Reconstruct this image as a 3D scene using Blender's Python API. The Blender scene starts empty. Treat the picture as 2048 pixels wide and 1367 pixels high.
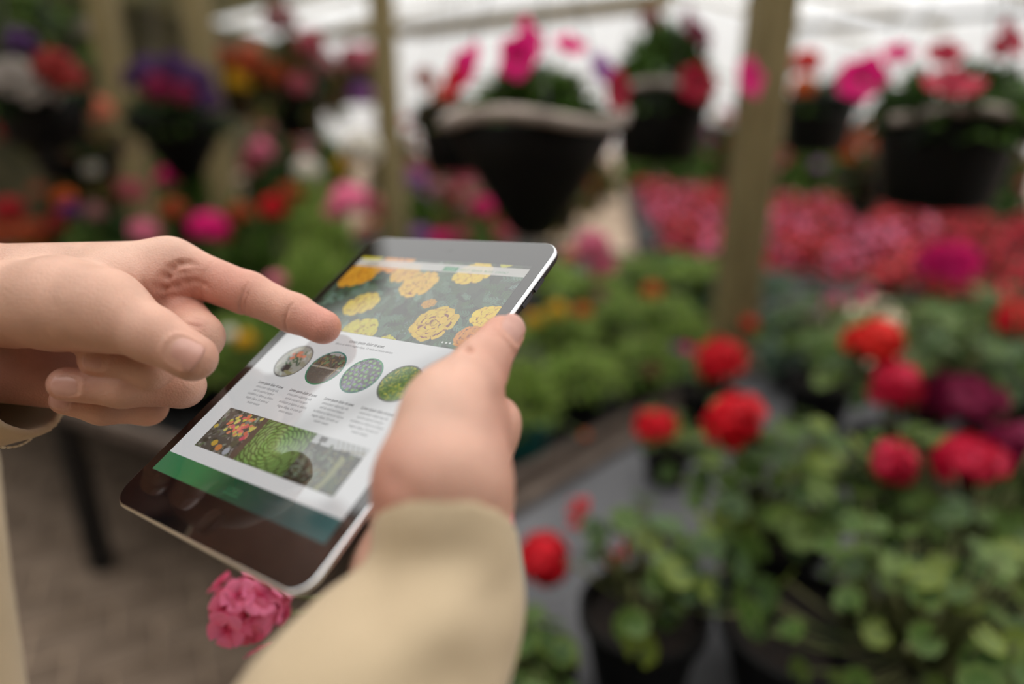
import bpy, bmesh, math, random
import numpy as np
from mathutils import Vector, Matrix

# ------------------------------------------------------------------ camera, world, exposure
scene = bpy.context.scene
COL = scene.collection
CAM_H, PITCH, FPX, CX, CY = 1.40, math.radians(20.2), 1310.7, 1024.0, 683.5
cam_data = bpy.data.cameras.new('camera')
cam_data.sensor_width = 36.0
cam_data.lens = FPX / 2048.0 * 36.0
cam_data.clip_start = 0.01
cam_data.dof.use_dof = True
cam_data.dof.focus_distance = 0.309
cam_data.dof.aperture_fstop = 1.8
cam = bpy.data.objects.new('camera', cam_data)
cam.location = (0, 0, CAM_H)
cam.rotation_euler = (math.radians(90) - PITCH, 0, 0)
COL.objects.link(cam)
scene.camera = cam

world = bpy.data.worlds.new('overcast_sky')
scene.world = world
world.use_nodes = True
wn, wl = world.node_tree.nodes, world.node_tree.links
wn.clear()
w_out = wn.new('ShaderNodeOutputWorld'); w_bg = wn.new('ShaderNodeBackground')
w_tc = wn.new('ShaderNodeTexCoord'); w_sep = wn.new('ShaderNodeSeparateXYZ')
w_map = wn.new('ShaderNodeMapRange')           # overcast sky: three times brighter overhead than at the horizon
w_map.inputs['From Min'].default_value = 0.0; w_map.inputs['From Max'].default_value = 1.0
w_map.inputs['To Min'].default_value = 0.64; w_map.inputs['To Max'].default_value = 3.05
w_bg.inputs['Color'].default_value = (1.0, 0.985, 0.955, 1)
wl.new(w_tc.outputs['Generated'], w_sep.inputs[0]); wl.new(w_sep.outputs['Z'], w_map.inputs['Value'])
wl.new(w_map.outputs[0], w_bg.inputs['Strength']); wl.new(w_bg.outputs[0], w_out.inputs[0])

scene.view_settings.view_transform = 'Standard'
scene.view_settings.look = 'None'
scene.view_settings.exposure = 0.05
scene.view_settings.gamma = 1.0
scene.view_settings.use_curve_mapping = False

RNG = random.Random(7)
NP = np.random.default_rng(7)
CT, ST = math.cos(PITCH), math.sin(PITCH)

# ------------------------------------------------------------------ coordinate helpers
def c2w(v):                                    # camera axes (x right, y down, z forward) -> world
    v = np.asarray(v, dtype=float)
    x, y, z = v[..., 0], v[..., 1], v[..., 2]
    return np.stack([x, z * CT - y * ST, CAM_H - z * ST - y * CT], -1)
def c2w_dir(v):
    x, y, z = v
    return Vector((x, z * CT - y * ST, -z * ST - y * CT))
def PC(px, py, z):                             # point of the photograph at a depth, camera axes
    return np.array([(px - CX) / FPX * z, (py - CY) / FPX * z, z])
def ray(px, py):
    return c2w_dir(((px - CX) / FPX, (py - CY) / FPX, 1.0))
def at_y(px, py, Y):                           # world point on the plane Y = const
    d = ray(px, py); return Vector((0, 0, CAM_H)) + d * (Y / d.y)
def at_z(px, py, Z):                           # world point on a level Z
    d = ray(px, py); return Vector((0, 0, CAM_H)) + d * ((Z - CAM_H) / d.z)
def px_size(pixels, Y):                        # metres for a width in pixels at distance Y
    return pixels / FPX * Y

# ------------------------------------------------------------------ object helpers
def tag(o, label=None, cat=None, group=None, kind=None):
    if label: o['label'] = label
    if cat: o['category'] = cat
    if group: o['group'] = group
    if kind: o['kind'] = kind
    return o
def link(o, parent=None):
    COL.objects.link(o)
    if parent is not None: o.parent = parent
    return o
def empty(name, loc=(0, 0, 0), rz=0.0):
    o = bpy.data.objects.new(name, None)
    o.location = loc; o.rotation_euler = (0, 0, rz); o.empty_display_size = 0.05
    return link(o)
def mesh_from(name, verts, faces, mat=None, smooth=True):
    me = bpy.data.meshes.new(name)
    if isinstance(verts, np.ndarray): verts = verts.tolist()
    if isinstance(faces, np.ndarray): faces = faces.tolist()
    me.from_pydata(verts, [], faces)
    if smooth: me.polygons.foreach_set('use_smooth', [True] * len(me.polygons))
    if mat is not None: me.materials.append(mat)
    me.update()
    return me
def add(name, me, parent=None, loc=None, rot=None, scale=None):
    o = bpy.data.objects.new(name, me)
    if loc is not None: o.location = loc
    if rot is not None: o.rotation_euler = rot
    if scale is not None: o.scale = scale if hasattr(scale, '__len__') else (scale,) * 3
    return link(o, parent)
class MB:                                      # collects simple shapes into one mesh
    def __init__(s): s.v = []; s.f = []
    def put(s, vs, fs):
        b = len(s.v); s.v += [tuple(p) for p in vs]; s.f += [tuple(i + b for i in f) for f in fs]
    def box(s, c, d, m=None):
        x, y, z = d[0] / 2, d[1] / 2, d[2] / 2
        vs = [Vector((sx * x, sy * y, sz * z)) for sx in (-1, 1) for sy in (-1, 1) for sz in (-1, 1)]
        if m is not None: vs = [m @ p for p in vs]
        s.put([p + Vector(c) for p in vs], [(0, 1, 3, 2), (4, 6, 7, 5), (0, 4, 5, 1), (2, 3, 7, 6), (0, 2, 6, 4), (1, 5, 7, 3)])
    def tube(s, pts, rads, n=8, caps=True):
        pts = [Vector(p) for p in pts]
        if not hasattr(rads, '__len__'): rads = [rads] * len(pts)
        rings = []; up = None
        for i, p in enumerate(pts):
            t = (pts[min(i + 1, len(pts) - 1)] - pts[max(i - 1, 0)]).normalized()
            if up is None: up = t.orthogonal().normalized()
            up = (up - t * up.dot(t)); up = up.normalized() if up.length > 1e-6 else t.orthogonal().normalized()
            w = t.cross(up)
            rings.append([p + (up * math.cos(a) + w * math.sin(a)) * rads[i] for a in [2 * math.pi * k / n for k in range(n)]])
        vs = [q for r in rings for q in r]; fs = []
        for i in range(len(pts) - 1):
            for k in range(n):
                fs.append((i * n + k, i * n + (k + 1) % n, (i + 1) * n + (k + 1) % n, (i + 1) * n + k))
        if caps: fs.append(tuple(range(n - 1, -1, -1))); fs.append(tuple((len(pts) - 1) * n + k for k in range(n)))
        s.put(vs, fs)
    def lathe(s, prof, n=24, c=(0, 0, 0), close=False):
        vs = []; fs = []; m = len(prof)
        for k in range(n):
            a = 2 * math.pi * k / n
            for r, z in prof: vs.append((c[0] + r * math.cos(a), c[1] + r * math.sin(a), c[2] + z))
        for k in range(n):
            for i in range(m - 1 if not close else m):
                a0, b0 = k * m + i, ((k + 1) % n) * m + i
                a1, b1 = k * m + (i + 1) % m, ((k + 1) % n) * m + (i + 1) % m
                fs.append((a0, b0, b1, a1))
        s.put(vs, fs)
    def mesh(s, name, mat=None, smooth=False): return mesh_from(name, s.v, s.f, mat, smooth)
    def build(s, name, mat=None, parent=None, smooth=False, **k): return add(name, s.mesh(name, mat, smooth), parent, **k)

# ------------------------------------------------------------------ materials
def srgb(r, g, b):
    f = lambda c: (c / 255 / 12.92) if c / 255 <= 0.04045 else ((c / 255 + 0.055) / 1.055) ** 2.4
    return (f(r), f(g), f(b), 1.0)
class NT:
    def __init__(s, name):
        s.m = bpy.data.materials.new(name); s.m.use_nodes = True
        s.n, s.l = s.m.node_tree.nodes, s.m.node_tree.links; s.n.clear()
        s.out = s.n.new('ShaderNodeOutputMaterial')
    def node(s, t, **kw):
        n = s.n.new('ShaderNode' + t)
        for k, v in kw.items():
            if hasattr(n, k) and k not in n.inputs: setattr(n, k, v)
            else: n.inputs[k].default_value = v
        return n
    def link(s, a, b): s.l.new(a, b)
def noisy(name, c1, c2, scale=8.0, rough=0.6, bump=0.0, bscale=None, detail=4.0, spec=0.5, metal=0.0, translucent=0.0, coords='Object', stretch=None):
    t = NT(name)
    tc = t.node('TexCoord'); no = t.node('TexNoise', Scale=scale, Detail=detail)
    src = tc.outputs[coords]
    if stretch is not None:
        mp = t.node('Mapping'); mp.inputs['Scale'].default_value = stretch
        t.link(src, mp.inputs[0]); src = mp.outputs[0]
    t.link(src, no.inputs['Vector'])
    rm = t.node('ValToRGB'); rm.color_ramp.elements[0].color = c1; rm.color_ramp.elements[1].color = c2
    rm.color_ramp.elements[0].position = 0.32; rm.color_ramp.elements[1].position = 0.68
    t.link(no.outputs['Fac'], rm.inputs[0])
    b = t.node('BsdfPrincipled', Roughness=rough, Metallic=metal); b.inputs['Specular IOR Level'].default_value = spec
    t.link(rm.outputs[0], b.inputs['Base Color'])
    if bump:
        n2 = t.node('TexNoise', Scale=bscale or scale * 3, Detail=5.0); t.link(src, n2.inputs['Vector'])
        bp = t.node('Bump', Strength=bump, Distance=0.01); t.link(n2.outputs['Fac'], bp.inputs['Height']); t.link(bp.outputs[0], b.inputs['Normal'])
    sh = b.outputs[0]
    if translucent:
        tr = t.node('BsdfTranslucent'); t.link(rm.outputs[0], tr.inputs['Color'])
        mx = t.node('MixShader'); mx.inputs[0].default_value = translucent
        t.link(b.outputs[0], mx.inputs[1]); t.link(tr.outputs[0], mx.inputs[2]); sh = mx.outputs[0]
    t.link(sh, t.out.inputs[0])
    return t.m
def attr_mat(name, rough=0.55, translucent=0.25, spec=0.4, attr='Col'):      # colour carried by the pieces themselves
    t = NT(name)
    a = t.node('Attribute', attribute_name=attr)
    b = t.node('BsdfPrincipled', Roughness=rough); b.inputs['Specular IOR Level'].default_value = spec
    t.link(a.outputs['Color'], b.inputs['Base Color'])
    tr = t.node('BsdfTranslucent'); t.link(a.outputs['Color'], tr.inputs['Color'])
    mx = t.node('MixShader'); mx.inputs[0].default_value = translucent
    t.link(b.outputs[0], mx.inputs[1]); t.link(tr.outputs[0], mx.inputs[2]); t.link(mx.outputs[0], t.out.inputs[0])
    return t.m
def set_col(me, cols, name='Col'):             # one colour per vertex
    a = me.color_attributes.new(name, 'FLOAT_COLOR', 'POINT')
    a.data.foreach_set('color', np.asarray(cols, dtype=np.float32).ravel())

# ------------------------------------------------------------------ smooth bodies from distance fields
def smin(a, b, k):
    if k <= 0: return np.minimum(a, b)
    h = np.maximum(k - np.abs(a - b), 0) / k
    return np.minimum(a, b) - h * h * k * 0.25
class Vol:
    def __init__(s, lo, hi, h):
        s.lo = np.array(lo, float); s.h = h
        s.n = np.ceil((np.array(hi) - s.lo) / h).astype(int) + 1
        s.ax = [(s.lo[i] + h * np.arange(s.n[i])).astype(np.float32) for i in range(3)]
    def new(s): return np.full(s.n, 0.5, np.float32)
    def block(s, lo, hi):
        a = np.clip(np.floor((np.array(lo) - s.lo) / s.h).astype(int), 0, s.n)
        b = np.clip(np.ceil((np.array(hi) - s.lo) / s.h).astype(int) + 1, 0, s.n)
        return tuple(slice(a[i], b[i]) for i in range(3))
    def xyz(s, sl):
        return np.meshgrid(s.ax[0][sl[0]], s.ax[1][sl[1]], s.ax[2][sl[2]], indexing='ij', sparse=True)
def rcone(X, p, q, r1, r2):                    # tapered capsule
    p = np.asarray(p, float); q = np.asarray(q, float); ba = q - p
    l2 = ba @ ba; rr = r1 - r2; a2 = l2 - rr * rr; il2 = 1 / l2
    x, y, z = X[0] - p[0], X[1] - p[1], X[2] - p[2]
    yy = x * ba[0] + y * ba[1] + z * ba[2]; zz = yy - l2
    xl = (x * l2 - ba[0] * yy) ** 2 + (y * l2 - ba[1] * yy) ** 2 + (z * l2 - ba[2] * yy) ** 2
    y2 = yy * yy * l2; z2 = zz * zz * l2
    k = np.sign(rr) * rr * rr * xl
    d = (np.sqrt(np.maximum(xl * a2 * il2, 0)) + yy * rr) * il2 - r1
    d = np.where(np.sign(zz) * a2 * z2 > k, np.sqrt(xl + z2) * il2 - r2, d)
    d = np.where(np.sign(yy) * a2 * y2 < k, np.sqrt(xl + y2) * il2 - r1, d)
    return d.astype(np.float32)
def ellip(X, c, axes, r):                      # ellipsoid with unit axes as rows
    d = [X[i] - c[i] for i in range(3)]
    u = [sum(d[i] * axes[k][i] for i in range(3)) / r[k] for k in range(3)]
    k0 = np.sqrt(u[0] ** 2 + u[1] ** 2 + u[2] ** 2)
    k1 = np.sqrt(sum((u[k] / r[k]) ** 2 for k in range(3))) + 1e-9
    return (k0 * (k0 - 1) / k1).astype(np.float32)
def chain_field(vol, pts, rads, k, pad):
    pts = [np.asarray(p, float) for p in pts]; m = max(rads) + pad
    sl = vol.block(np.min(pts, 0) - m, np.max(pts, 0) + m); X = vol.xyz(sl); F = None
    for i in range(len(pts) - 1):
        d = rcone(X, pts[i], pts[i + 1], rads[i], rads[i + 1])
        F = d if F is None else smin(F, d, k)
    return sl, F
def surface(vol, F):                           # surface nets
    n = np.array(F.shape); S = (F < 0)
    c = np.zeros(n - 1, np.uint8)
    for i in (0, 1):
        for j in (0, 1):
            for k in (0, 1): c += S[i:n[0] - 1 + i, j:n[1] - 1 + j, k:n[2] - 1 + k]
    I, J, K = np.nonzero((c > 0) & (c < 8)); del c
    idx = np.full(n - 1, -1, np.int32); idx[I, J, K] = np.arange(len(I))
    acc = np.zeros((len(I), 3)); cnt = np.zeros(len(I))
    cor = [(a, b, d) for a in (0, 1) for b in (0, 1) for d in (0, 1)]
    val = {q: F[I + q[0], J + q[1], K + q[2]] for q in cor}
    for q in cor:
        for ax in range(3):
            if q[ax] == 0:
                w = list(q); w[ax] = 1; w = tuple(w); a, b = val[q], val[w]
                m = (a < 0) != (b < 0); t = a[m] / (a[m] - b[m])
                p = np.tile(np.array(q, float), (m.sum(), 1)); p[:, ax] += t
                acc[m] += p; cnt[m] += 1
    V = vol.lo + (np.stack([I, J, K], 1) + acc / cnt[:, None]) * vol.h
    Q = []
    for ax in range(3):
        o = [0, 0, 0]; o[ax] = 1; u, v = (ax + 1) % 3, (ax + 2) % 3
        A = S[:n[0] - o[0], :n[1] - o[1], :n[2] - o[2]]; B = S[o[0]:, o[1]:, o[2]:]
        E = np.array(np.nonzero(A != B)).T
        E = E[(E[:, u] > 0) & (E[:, v] > 0) & (E[:, u] < n[u] - 1) & (E[:, v] < n[v] - 1)]
        ins = A[E[:, 0], E[:, 1], E[:, 2]]
        def cell(du, dv):
            c = E.copy(); c[:, u] -= du; c[:, v] -= dv; return idx[c[:, 0], c[:, 1], c[:, 2]]
        q = np.stack([cell(1, 1), cell(0, 1), cell(0, 0), cell(1, 0)], 1)
        q[~ins] = q[~ins][:, ::-1]; Q.append(q)
    return V, np.concatenate(Q)
def relax(V, Q, it=2, lam=0.5):
    a = np.concatenate([Q[:, 0], Q[:, 1], Q[:, 2], Q[:, 3]]); b = np.concatenate([Q[:, 1], Q[:, 2], Q[:, 3], Q[:, 0]])
    i = np.concatenate([a, b]); j = np.concatenate([b, a]); deg = np.bincount(i, minlength=len(V)).astype(float)
    for k in range(it):
        for s in (lam, -lam * 1.03):
            m = np.stack([np.bincount(i, V[j, d], len(V)) for d in range(3)], 1) / deg[:, None]
            V = V + s * (m - V)
    return V
# ------------------------------------------------------------------ tablet pose (camera axes)
def rodrigues(r):
    r = np.array(r); t = np.linalg.norm(r); k = r / t
    K = np.array([[0, -k[2], k[1]], [k[2], 0, -k[0]], [-k[1], k[0], 0]])
    return np.eye(3) + math.sin(t) * K + (1 - math.cos(t)) * K @ K
TR = rodrigues([-0.7557, 0.522, 0.3514]); TT = np.array([-0.0775, 0.0104, 0.3116])
TW, TH, TD = 0.1347, 0.200, 0.0075
def plane_depth(px, py, below=0.0):            # depth of the tablet's glass (or a plane that far under it)
    d = np.array([(px - CX) / FPX, (py - CY) / FPX, 1.0]); return (TR[:, 2] @ TT + below) / (TR[:, 2] @ d)
def under(px, py, r): return PC(px, py, plane_depth(px, py, TD + r))

# ------------------------------------------------------------------ person: skin, clothes
def skin_material():
    t = NT('skin')
    a = t.node('Attribute', attribute_name='Col'); tc = t.node('TexCoord')
    n1 = t.node('TexNoise', Scale=55.0, Detail=5.0); t.link(tc.outputs['Object'], n1.inputs['Vector'])
    mr = t.node('MapRange'); mr.inputs['From Min'].default_value = 0.25; mr.inputs['From Max'].default_value = 0.75
    mr.inputs['To Min'].default_value = 0.86; mr.inputs['To Max'].default_value = 1.12
    t.link(n1.outputs['Fac'], mr.inputs['Value'])
    mul = t.node('VectorMath', operation='SCALE'); t.link(a.outputs['Color'], mul.inputs[0]); t.link(mr.outputs[0], mul.inputs['Scale'])
    b = t.node('BsdfPrincipled', Roughness=0.48); b.inputs['Specular IOR Level'].default_value = 0.35
    b.inputs['Subsurface Weight'].default_value = 0.18; b.inputs['Subsurface Radius'].default_value = (1.0, 0.35, 0.2); b.inputs['Subsurface Scale'].default_value = 0.004
    t.link(mul.outputs[0], b.inputs['Base Color'])
    vo = t.node('TexVoronoi', Scale=900.0); t.link(tc.outputs['Object'], vo.inputs['Vector'])
    n2 = t.node('TexNoise', Scale=260.0, Detail=4.0); t.link(tc.outputs['Object'], n2.inputs['Vector'])
    ad = t.node('Math', operation='ADD'); t.link(vo.outputs['Distance'], ad.inputs[0]); t.link(n2.outputs['Fac'], ad.inputs[1])
    bp = t.node('Bump', Strength=0.22, Distance=0.0008); t.link(ad.outputs[0], bp.inputs['Height']); t.link(bp.outputs[0], b.inputs['Normal'])
    t.link(b.outputs[0], t.out.inputs[0])
    return t.m
SKIN = skin_material()
NAIL = noisy('fingernail', srgb(198, 146, 132), srgb(210, 160, 146), scale=120, rough=0.28, spec=0.5)
def cloth_material(name, c1, c2, weave=2600.0):
    t = NT(name); tc = t.node('TexCoord')
    no = t.node('TexNoise', Scale=22.0, Detail=4.0); t.link(tc.outputs['Object'], no.inputs['Vector'])
    rm = t.node('ValToRGB'); rm.color_ramp.elements[0].color = c1; rm.color_ramp.elements[1].color = c2
    rm.color_ramp.elements[0].position = 0.3; rm.color_ramp.elements[1].position = 0.7
    t.link(no.outputs['Fac'], rm.inputs[0])
    b = t.node('BsdfPrincipled', Roughness=0.85); b.inputs['Specular IOR Level'].default_value = 0.2; b.inputs['Sheen Weight'].default_value = 0.15
    t.link(rm.outputs[0], b.inputs['Base Color'])
    wv = t.node('TexNoise', Scale=weave / 3, Detail=2.0); t.link(tc.outputs['Object'], wv.inputs['Vector'])
    bp = t.node('Bump', Strength=0.25, Distance=0.0004); t.link(wv.outputs['Fac'], bp.inputs['Height']); t.link(bp.outputs[0], b.inputs['Normal'])
    t.link(b.outputs[0], t.out.inputs[0])
    return t.m
KHAKI = cloth_material('khaki_twill', srgb(182, 162, 132), srgb(196, 175, 145))
HAIR = noisy('dark_hair', srgb(20, 15, 12), srgb(34, 26, 20), scale=60, rough=0.5, stretch=(1, 1, 0.15))
TROUSER = cloth_material('dark_trousers', srgb(36, 38, 44), srgb(48, 50, 56))
SHOE = noisy('brown_leather', srgb(48, 34, 24), srgb(66, 48, 34), scale=20, rough=0.5)
THREAD = noisy('pale_thread', srgb(206, 194, 168), srgb(222, 210, 186), scale=50, rough=0.8)

def seg_dist(X, p, q, zs=1.0):
    p = np.asarray(p, float); q = np.asarray(q, float); p2 = p * [1, 1, zs]; q2 = q * [1, 1, zs]; ba = q2 - p2
    x, y, z = X[0] - p2[0], X[1] - p2[1], X[2] * zs - p2[2]
    t = np.clip((x * ba[0] + y * ba[1] + z * ba[2]) / (ba @ ba), 0, 1)
    return np.sqrt((x - t * ba[0]) ** 2 + (y - t * ba[1]) ** 2 + (z - t * ba[2]) ** 2)
def build_hand(vol, palm, fingers, creases, rings, slab=None, bumps=()):
    P = vol.new()
    for pts, rads, k in palm:
        sl, f = chain_field(vol, pts, rads, 0.008, k + 0.006); P[sl] = smin(P[sl], f, k)
    R = P.copy()
    for pts, rads, k in fingers:
        sl, f = chain_field(vol, pts, rads, 0.004, k + 0.006); R[sl] = np.minimum(R[sl], smin(P[sl], f, k))
    for c, r, amt in bumps:                    # local fullness of the flesh
        m = 2.2 * r; sl = vol.block(c - m, c + m); X = vol.xyz(sl)
        R[sl] -= amt * np.exp(-((X[0] - c[0]) ** 2 + (X[1] - c[1]) ** 2 + (X[2] - c[2]) ** 2) / (r * r)).astype(np.float32)
    for p, q, dep, sg in creases:
        m = 4 * sg + (0.012 if dep > 0 else 0); sl = vol.block(np.minimum(p, q) - m, np.maximum(p, q) + m); X = vol.xyz(sl)
        R[sl] += dep * np.exp(-(seg_dist(X, p, q, 0.3 if dep > 0 else 1.0) / sg) ** 2).astype(np.float32)
    for c, ax, rad, dep, sg in rings:          # joint creases round a finger
        ax = np.asarray(ax) / np.linalg.norm(ax); m = rad + 0.004; sl = vol.block(c - m, c + m); X = vol.xyz(sl)
        d = [X[i] - c[i] for i in range(3)]
        t = d[0] * ax[0] + d[1] * ax[1] + d[2] * ax[2]; rr = np.sqrt(d[0] ** 2 + d[1] ** 2 + d[2] ** 2)
        R[sl] += (dep * np.exp(-(t / sg) ** 2) * np.clip(1.6 * (1 - (rr / m) ** 3), 0, 1)).astype(np.float32)
    if slab is not None:                       # flesh lies against the tablet, not inside it
        X = vol.xyz(tuple(slice(0, n) for n in vol.n))
        d = [X[i] - TT[i] for i in range(3)]
        u = d[0] * TR[0, 0] + d[1] * TR[1, 0] + d[2] * TR[2, 0]
        v = d[0] * TR[0, 1] + d[1] * TR[1, 1] + d[2] * TR[2, 1]
        w = d[0] * TR[0, 2] + d[1] * TR[1, 2] + d[2] * TR[2, 2]
        q = np.maximum(np.maximum(np.abs(u) - TW / 2 - slab, np.abs(v) - TH / 2 - slab), np.abs(w - TD / 2) - TD / 2 - slab)
        R = np.maximum(R, -q.astype(np.float32))
    V, Q = surface(vol, R)
    return relax(V, Q, 2), Q
def skin_mesh(name, V, Q, spots, base):
    C = np.tile(np.array(base[:3]), (len(V), 1))
    for c, r, col, w in spots:
        k = w * np.exp(-((V - c) ** 2).sum(1) / (r * r)); C = C * (1 - k[:, None]) + np.array(col[:3]) * k[:, None]
    me = mesh_from(name, c2w(V), Q, SKIN); set_col(me, np.c_[C, np.ones(len(C))]); return me
def nail_frame(T, I, rT, rI, out, back):
    ax = (T - I); Ln = np.linalg.norm(ax); ax = ax / Ln; out = np.asarray(out, float); out = out - ax * (out @ ax); out /= np.linalg.norm(out)
    k = (rI - rT) / Ln; al = ax - out * k; al /= np.linalg.norm(al); nr = out + ax * k; nr /= np.linalg.norm(nr)
    return T - ax * back + nr * (rT + k * back), al, nr
def nail_outline(c, al, out, L, W, R, n=22):   # rounded plate outline lying on the finger
    side = np.cross(al, out); pts = []
    for k in range(n):
        t = 2 * math.pi * k / n; cx, sy = math.cos(t), math.sin(t); f = (abs(cx) ** 3 + abs(sy) ** 3) ** (-1 / 3)
        x, y = cx * f, sy * f; ang = x * W / 2 / R; pts.append(c + side * R * math.sin(ang) + al * y * L / 2 + out * R * (math.cos(ang) - 1))
    return pts
def nail_folds(spec):                          # skin rises softly round the nail, more at its base
    fr = nail_frame(*spec[:6]); pts = nail_outline(*fr, spec[6] * 1.10, spec[7] * 1.10, spec[8]); res = []
    for a, b in zip(pts, pts[1:] + pts[:1]):
        y = ((a + b) / 2 - fr[0]) @ fr[1] / spec[6]
        if y < .30: res.append((a, b, -.00045 if y > -.25 else -.0006, .0009))
    return res
def nail(parent, spec, lift=0.00025):
    c, al, out = nail_frame(*spec[:6]); L, W, R = spec[6:9]; side = np.cross(al, out); nu, nv = 12, 12; vs = []; fs = []
    for lay in (0, 1):
        for i in range(nu + 1):
            for j in range(nv + 1):
                a, b = i / nu * 2 - 1, j / nv * 2 - 1
                x, y = a * math.sqrt(1 - .30 * b * b * b * b), b * math.sqrt(1 - .30 * a * a)
                ang = x * W / 2 / R; h = R * (math.cos(ang) - 1) - .0005 * y * y - (.0006 if y < -.9 else 0)
                vs.append(c + side * (R * math.sin(ang)) + al * (y * L / 2) + out * (h + lift - lay * .0014))
    n1 = (nu + 1) * (nv + 1)
    for i in range(nu):
        for j in range(nv):
            q = (i * (nv + 1) + j, (i + 1) * (nv + 1) + j, (i + 1) * (nv + 1) + j + 1, i * (nv + 1) + j + 1)
            fs.append(q); fs.append(tuple(k + n1 for k in q[::-1]))
    edge = [(i, 0) for i in range(nu)] + [(nu, j) for j in range(nv)] + [(i, nv) for i in range(nu, 0, -1)] + [(0, j) for j in range(nv, 0, -1)]
    e = [i * (nv + 1) + j for i, j in edge]
    for a, b in zip(e, e[1:] + e[:1]): fs.append((b, a, a + n1, b + n1))
    return add('fingernail', mesh_from('fingernail', c2w(np.array(vs)), fs, NAIL), parent)

PERSON_AT = Vector((-0.50, 0.17, 0.0))
person = empty('person', (0, 0, 0))
tag(person, 'person in a khaki jacket, pointing at the tablet held in the other hand', 'person')
SK = srgb(214, 168, 147); RED = srgb(182, 112, 98); PALE = srgb(232, 194, 174); PINK = srgb(206, 130, 116)

# --- the pointing hand (left)
I_M, I_P, I_D, I_T = PC(345, 531, .337), PC(497, 586, .337), PC(590, 627, .334), PC(648, 653, .328)
M_M, M_P, M_D, M_T = PC(330, 590, .350), PC(398, 674, .322), PC(300, 738, .303), PC(196, 720, .297)
R_M, R_P, R_D, R_T = PC(305, 665, .357), PC(364, 771, .316), PC(245, 775, .302), PC(132, 768, .296)
L_M, L_P, L_D, L_T = PC(265, 740, .357), PC(296, 813, .328), PC(205, 815, .312), PC(130, 800, .308)
T_C, T_M, T_I, T_T = PC(30, 608, .302), PC(205, 618, .288), PC(307, 670, .283), PC(388, 714, .281)
vol = Vol(np.array([-0.345, -0.072, 0.245]), np.array([-0.076, 0.068, 0.392]), 0.00075)
palm = [([PC(-330, 610, .325), PC(-60, 577, .327), PC(330, 533, .336)], [.023, .022, .0132], .010),
        ([PC(-330, 640, .335), PC(-60, 622, .335), PC(328, 592, .350)], [.023, .022, .0135], .012),
        ([PC(-330, 670, .335), PC(-70, 662, .335), PC(303, 666, .357)], [.023, .021, .013], .012),
        ([PC(-330, 690, .330), PC(-80, 690, .330), PC(263, 741, .357)], [.022, .020, .012], .012),
        ([PC(-50, 725, .322), PC(170, 768, .338)], [.018, .014], .012),
        ([T_C, PC(120, 606, .294), T_M], [.0205, .0195, .0162], .014),
        ([PC(215, 560, .318), PC(335, 565, .332)], [.012, .0105], .014)]
fingers = [([T_M, T_I, T_T], [.0162, .0116, .0098], .010),
           ([I_M, I_P, I_D, I_T], [.0126, .0106, .0095, .0084], .010),
           ([M_M, M_P, M_D, M_T], [.0130, .0112, .0092, .0078], .005),
           ([R_M, R_P, R_D, R_T], [.0122, .0100, .0088, .0076], .005),
           ([L_M, L_P, L_D, L_T], [.0108, .0086, .0076, .0066], .005)]
def cr(a, b, dep, sg): return (PC(*a), PC(*b), dep, sg)
def fold(pts, dep, sg, fade=.35):              # a skin fold along a curve, fading towards its far end
    m = len(pts) - 1
    return [(PC(*pts[i]), PC(*pts[i + 1]), dep * (1 - (1 - fade) * (i / max(1, m - 1)) ** 1.5), sg) for i in range(m)]
creases = fold([(309, 596, .318), (318, 576, .319), (330, 553, .320), (342, 536, .321), (355, 527, .322), (372, 525, .323), (388, 529, .325)], .0026, .0017, .25) + \
          fold([(324, 576, .320), (345, 571, .321), (365, 563, .322), (385, 561, .323), (405, 568, .324), (414, 576, .324)], .0014, .0015, .4) + \
          fold([(338, 614, .320), (355, 605, .321), (372, 601, .322), (392, 604, .323)], .0012, .0015, .2) + fold([(372, 579, .322), (390, 582, .323), (406, 591, .324)], .0006, .0013) + \
          fold([(333, 553, .321), (362, 544, .322), (388, 541, .324), (408, 547, .325)], .0006, .0014, .2) + \
          [cr((270, 560, .315), (285, 530, .320), .0007, .0011), cr((285, 575, .315), (302, 540, .320), .0007, .0011),
           cr((55, 590, .283), (75, 660, .284), .0005, .0016), cr((95, 600, .280), (112, 668, .280), .0005, .0016), cr((130, 610, .276), (150, 672, .278), .0005, .0016),
           cr((372, 648, .312), (398, 654, .312), .0006, .0008), cr((385, 636, .313), (402, 640, .313), .0005, .0007)]
ax_i = I_P - I_M; ax_d = I_T - I_D
rings = [(I_P + np.array([0.0006, 0.0046, -0.003]), ax_i, .0085, .0011, .0008), (I_P + np.array([0.0030, 0.0050, -0.003]), ax_i, .008, .0007, .0006),
         (I_D + np.array([0.0002, 0.0045, -0.003]), ax_d, .008, .0012, .0007), (PC(413, 560, .330), ax_i, .008, .0005, .0008),
         (T_I, T_T - T_M, .006, .0, .001)]
bumps = [(T_T + np.array([-.003, .005, -.002]), .007, .0010), (I_T + np.array([-.004, .004, -.002]), .007, .0008), (PC(440, 595, .330), .010, .0008),
         (PC(545, 622, .329), .009, .0006), (PC(120, 640, .285), .016, .0012), (PC(372, 572, .322), .009, -.0018), (PC(302, 556, .312), .009, .0014)]
NAILS_L = [(T_T, T_I, .0098, .0116, (.12, -.14, -1), .0012, .0150, .0138, .0098), (M_T, M_D, .0078, .0092, (-.05, -.15, -1), .0015, .0105, .0098, .0079),
           (R_T, R_D, .0076, .0088, (-.05, .0, -1), .0030, .0125, .0100, .0077), (L_T, L_D, .0066, .0076, (0, -.1, -1), .0010, .0095, .0082, .0066)]
for sp in NAILS_L: creases += nail_folds(sp)
V, Q = build_hand(vol, palm, fingers, creases, rings, bumps=bumps)
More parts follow.
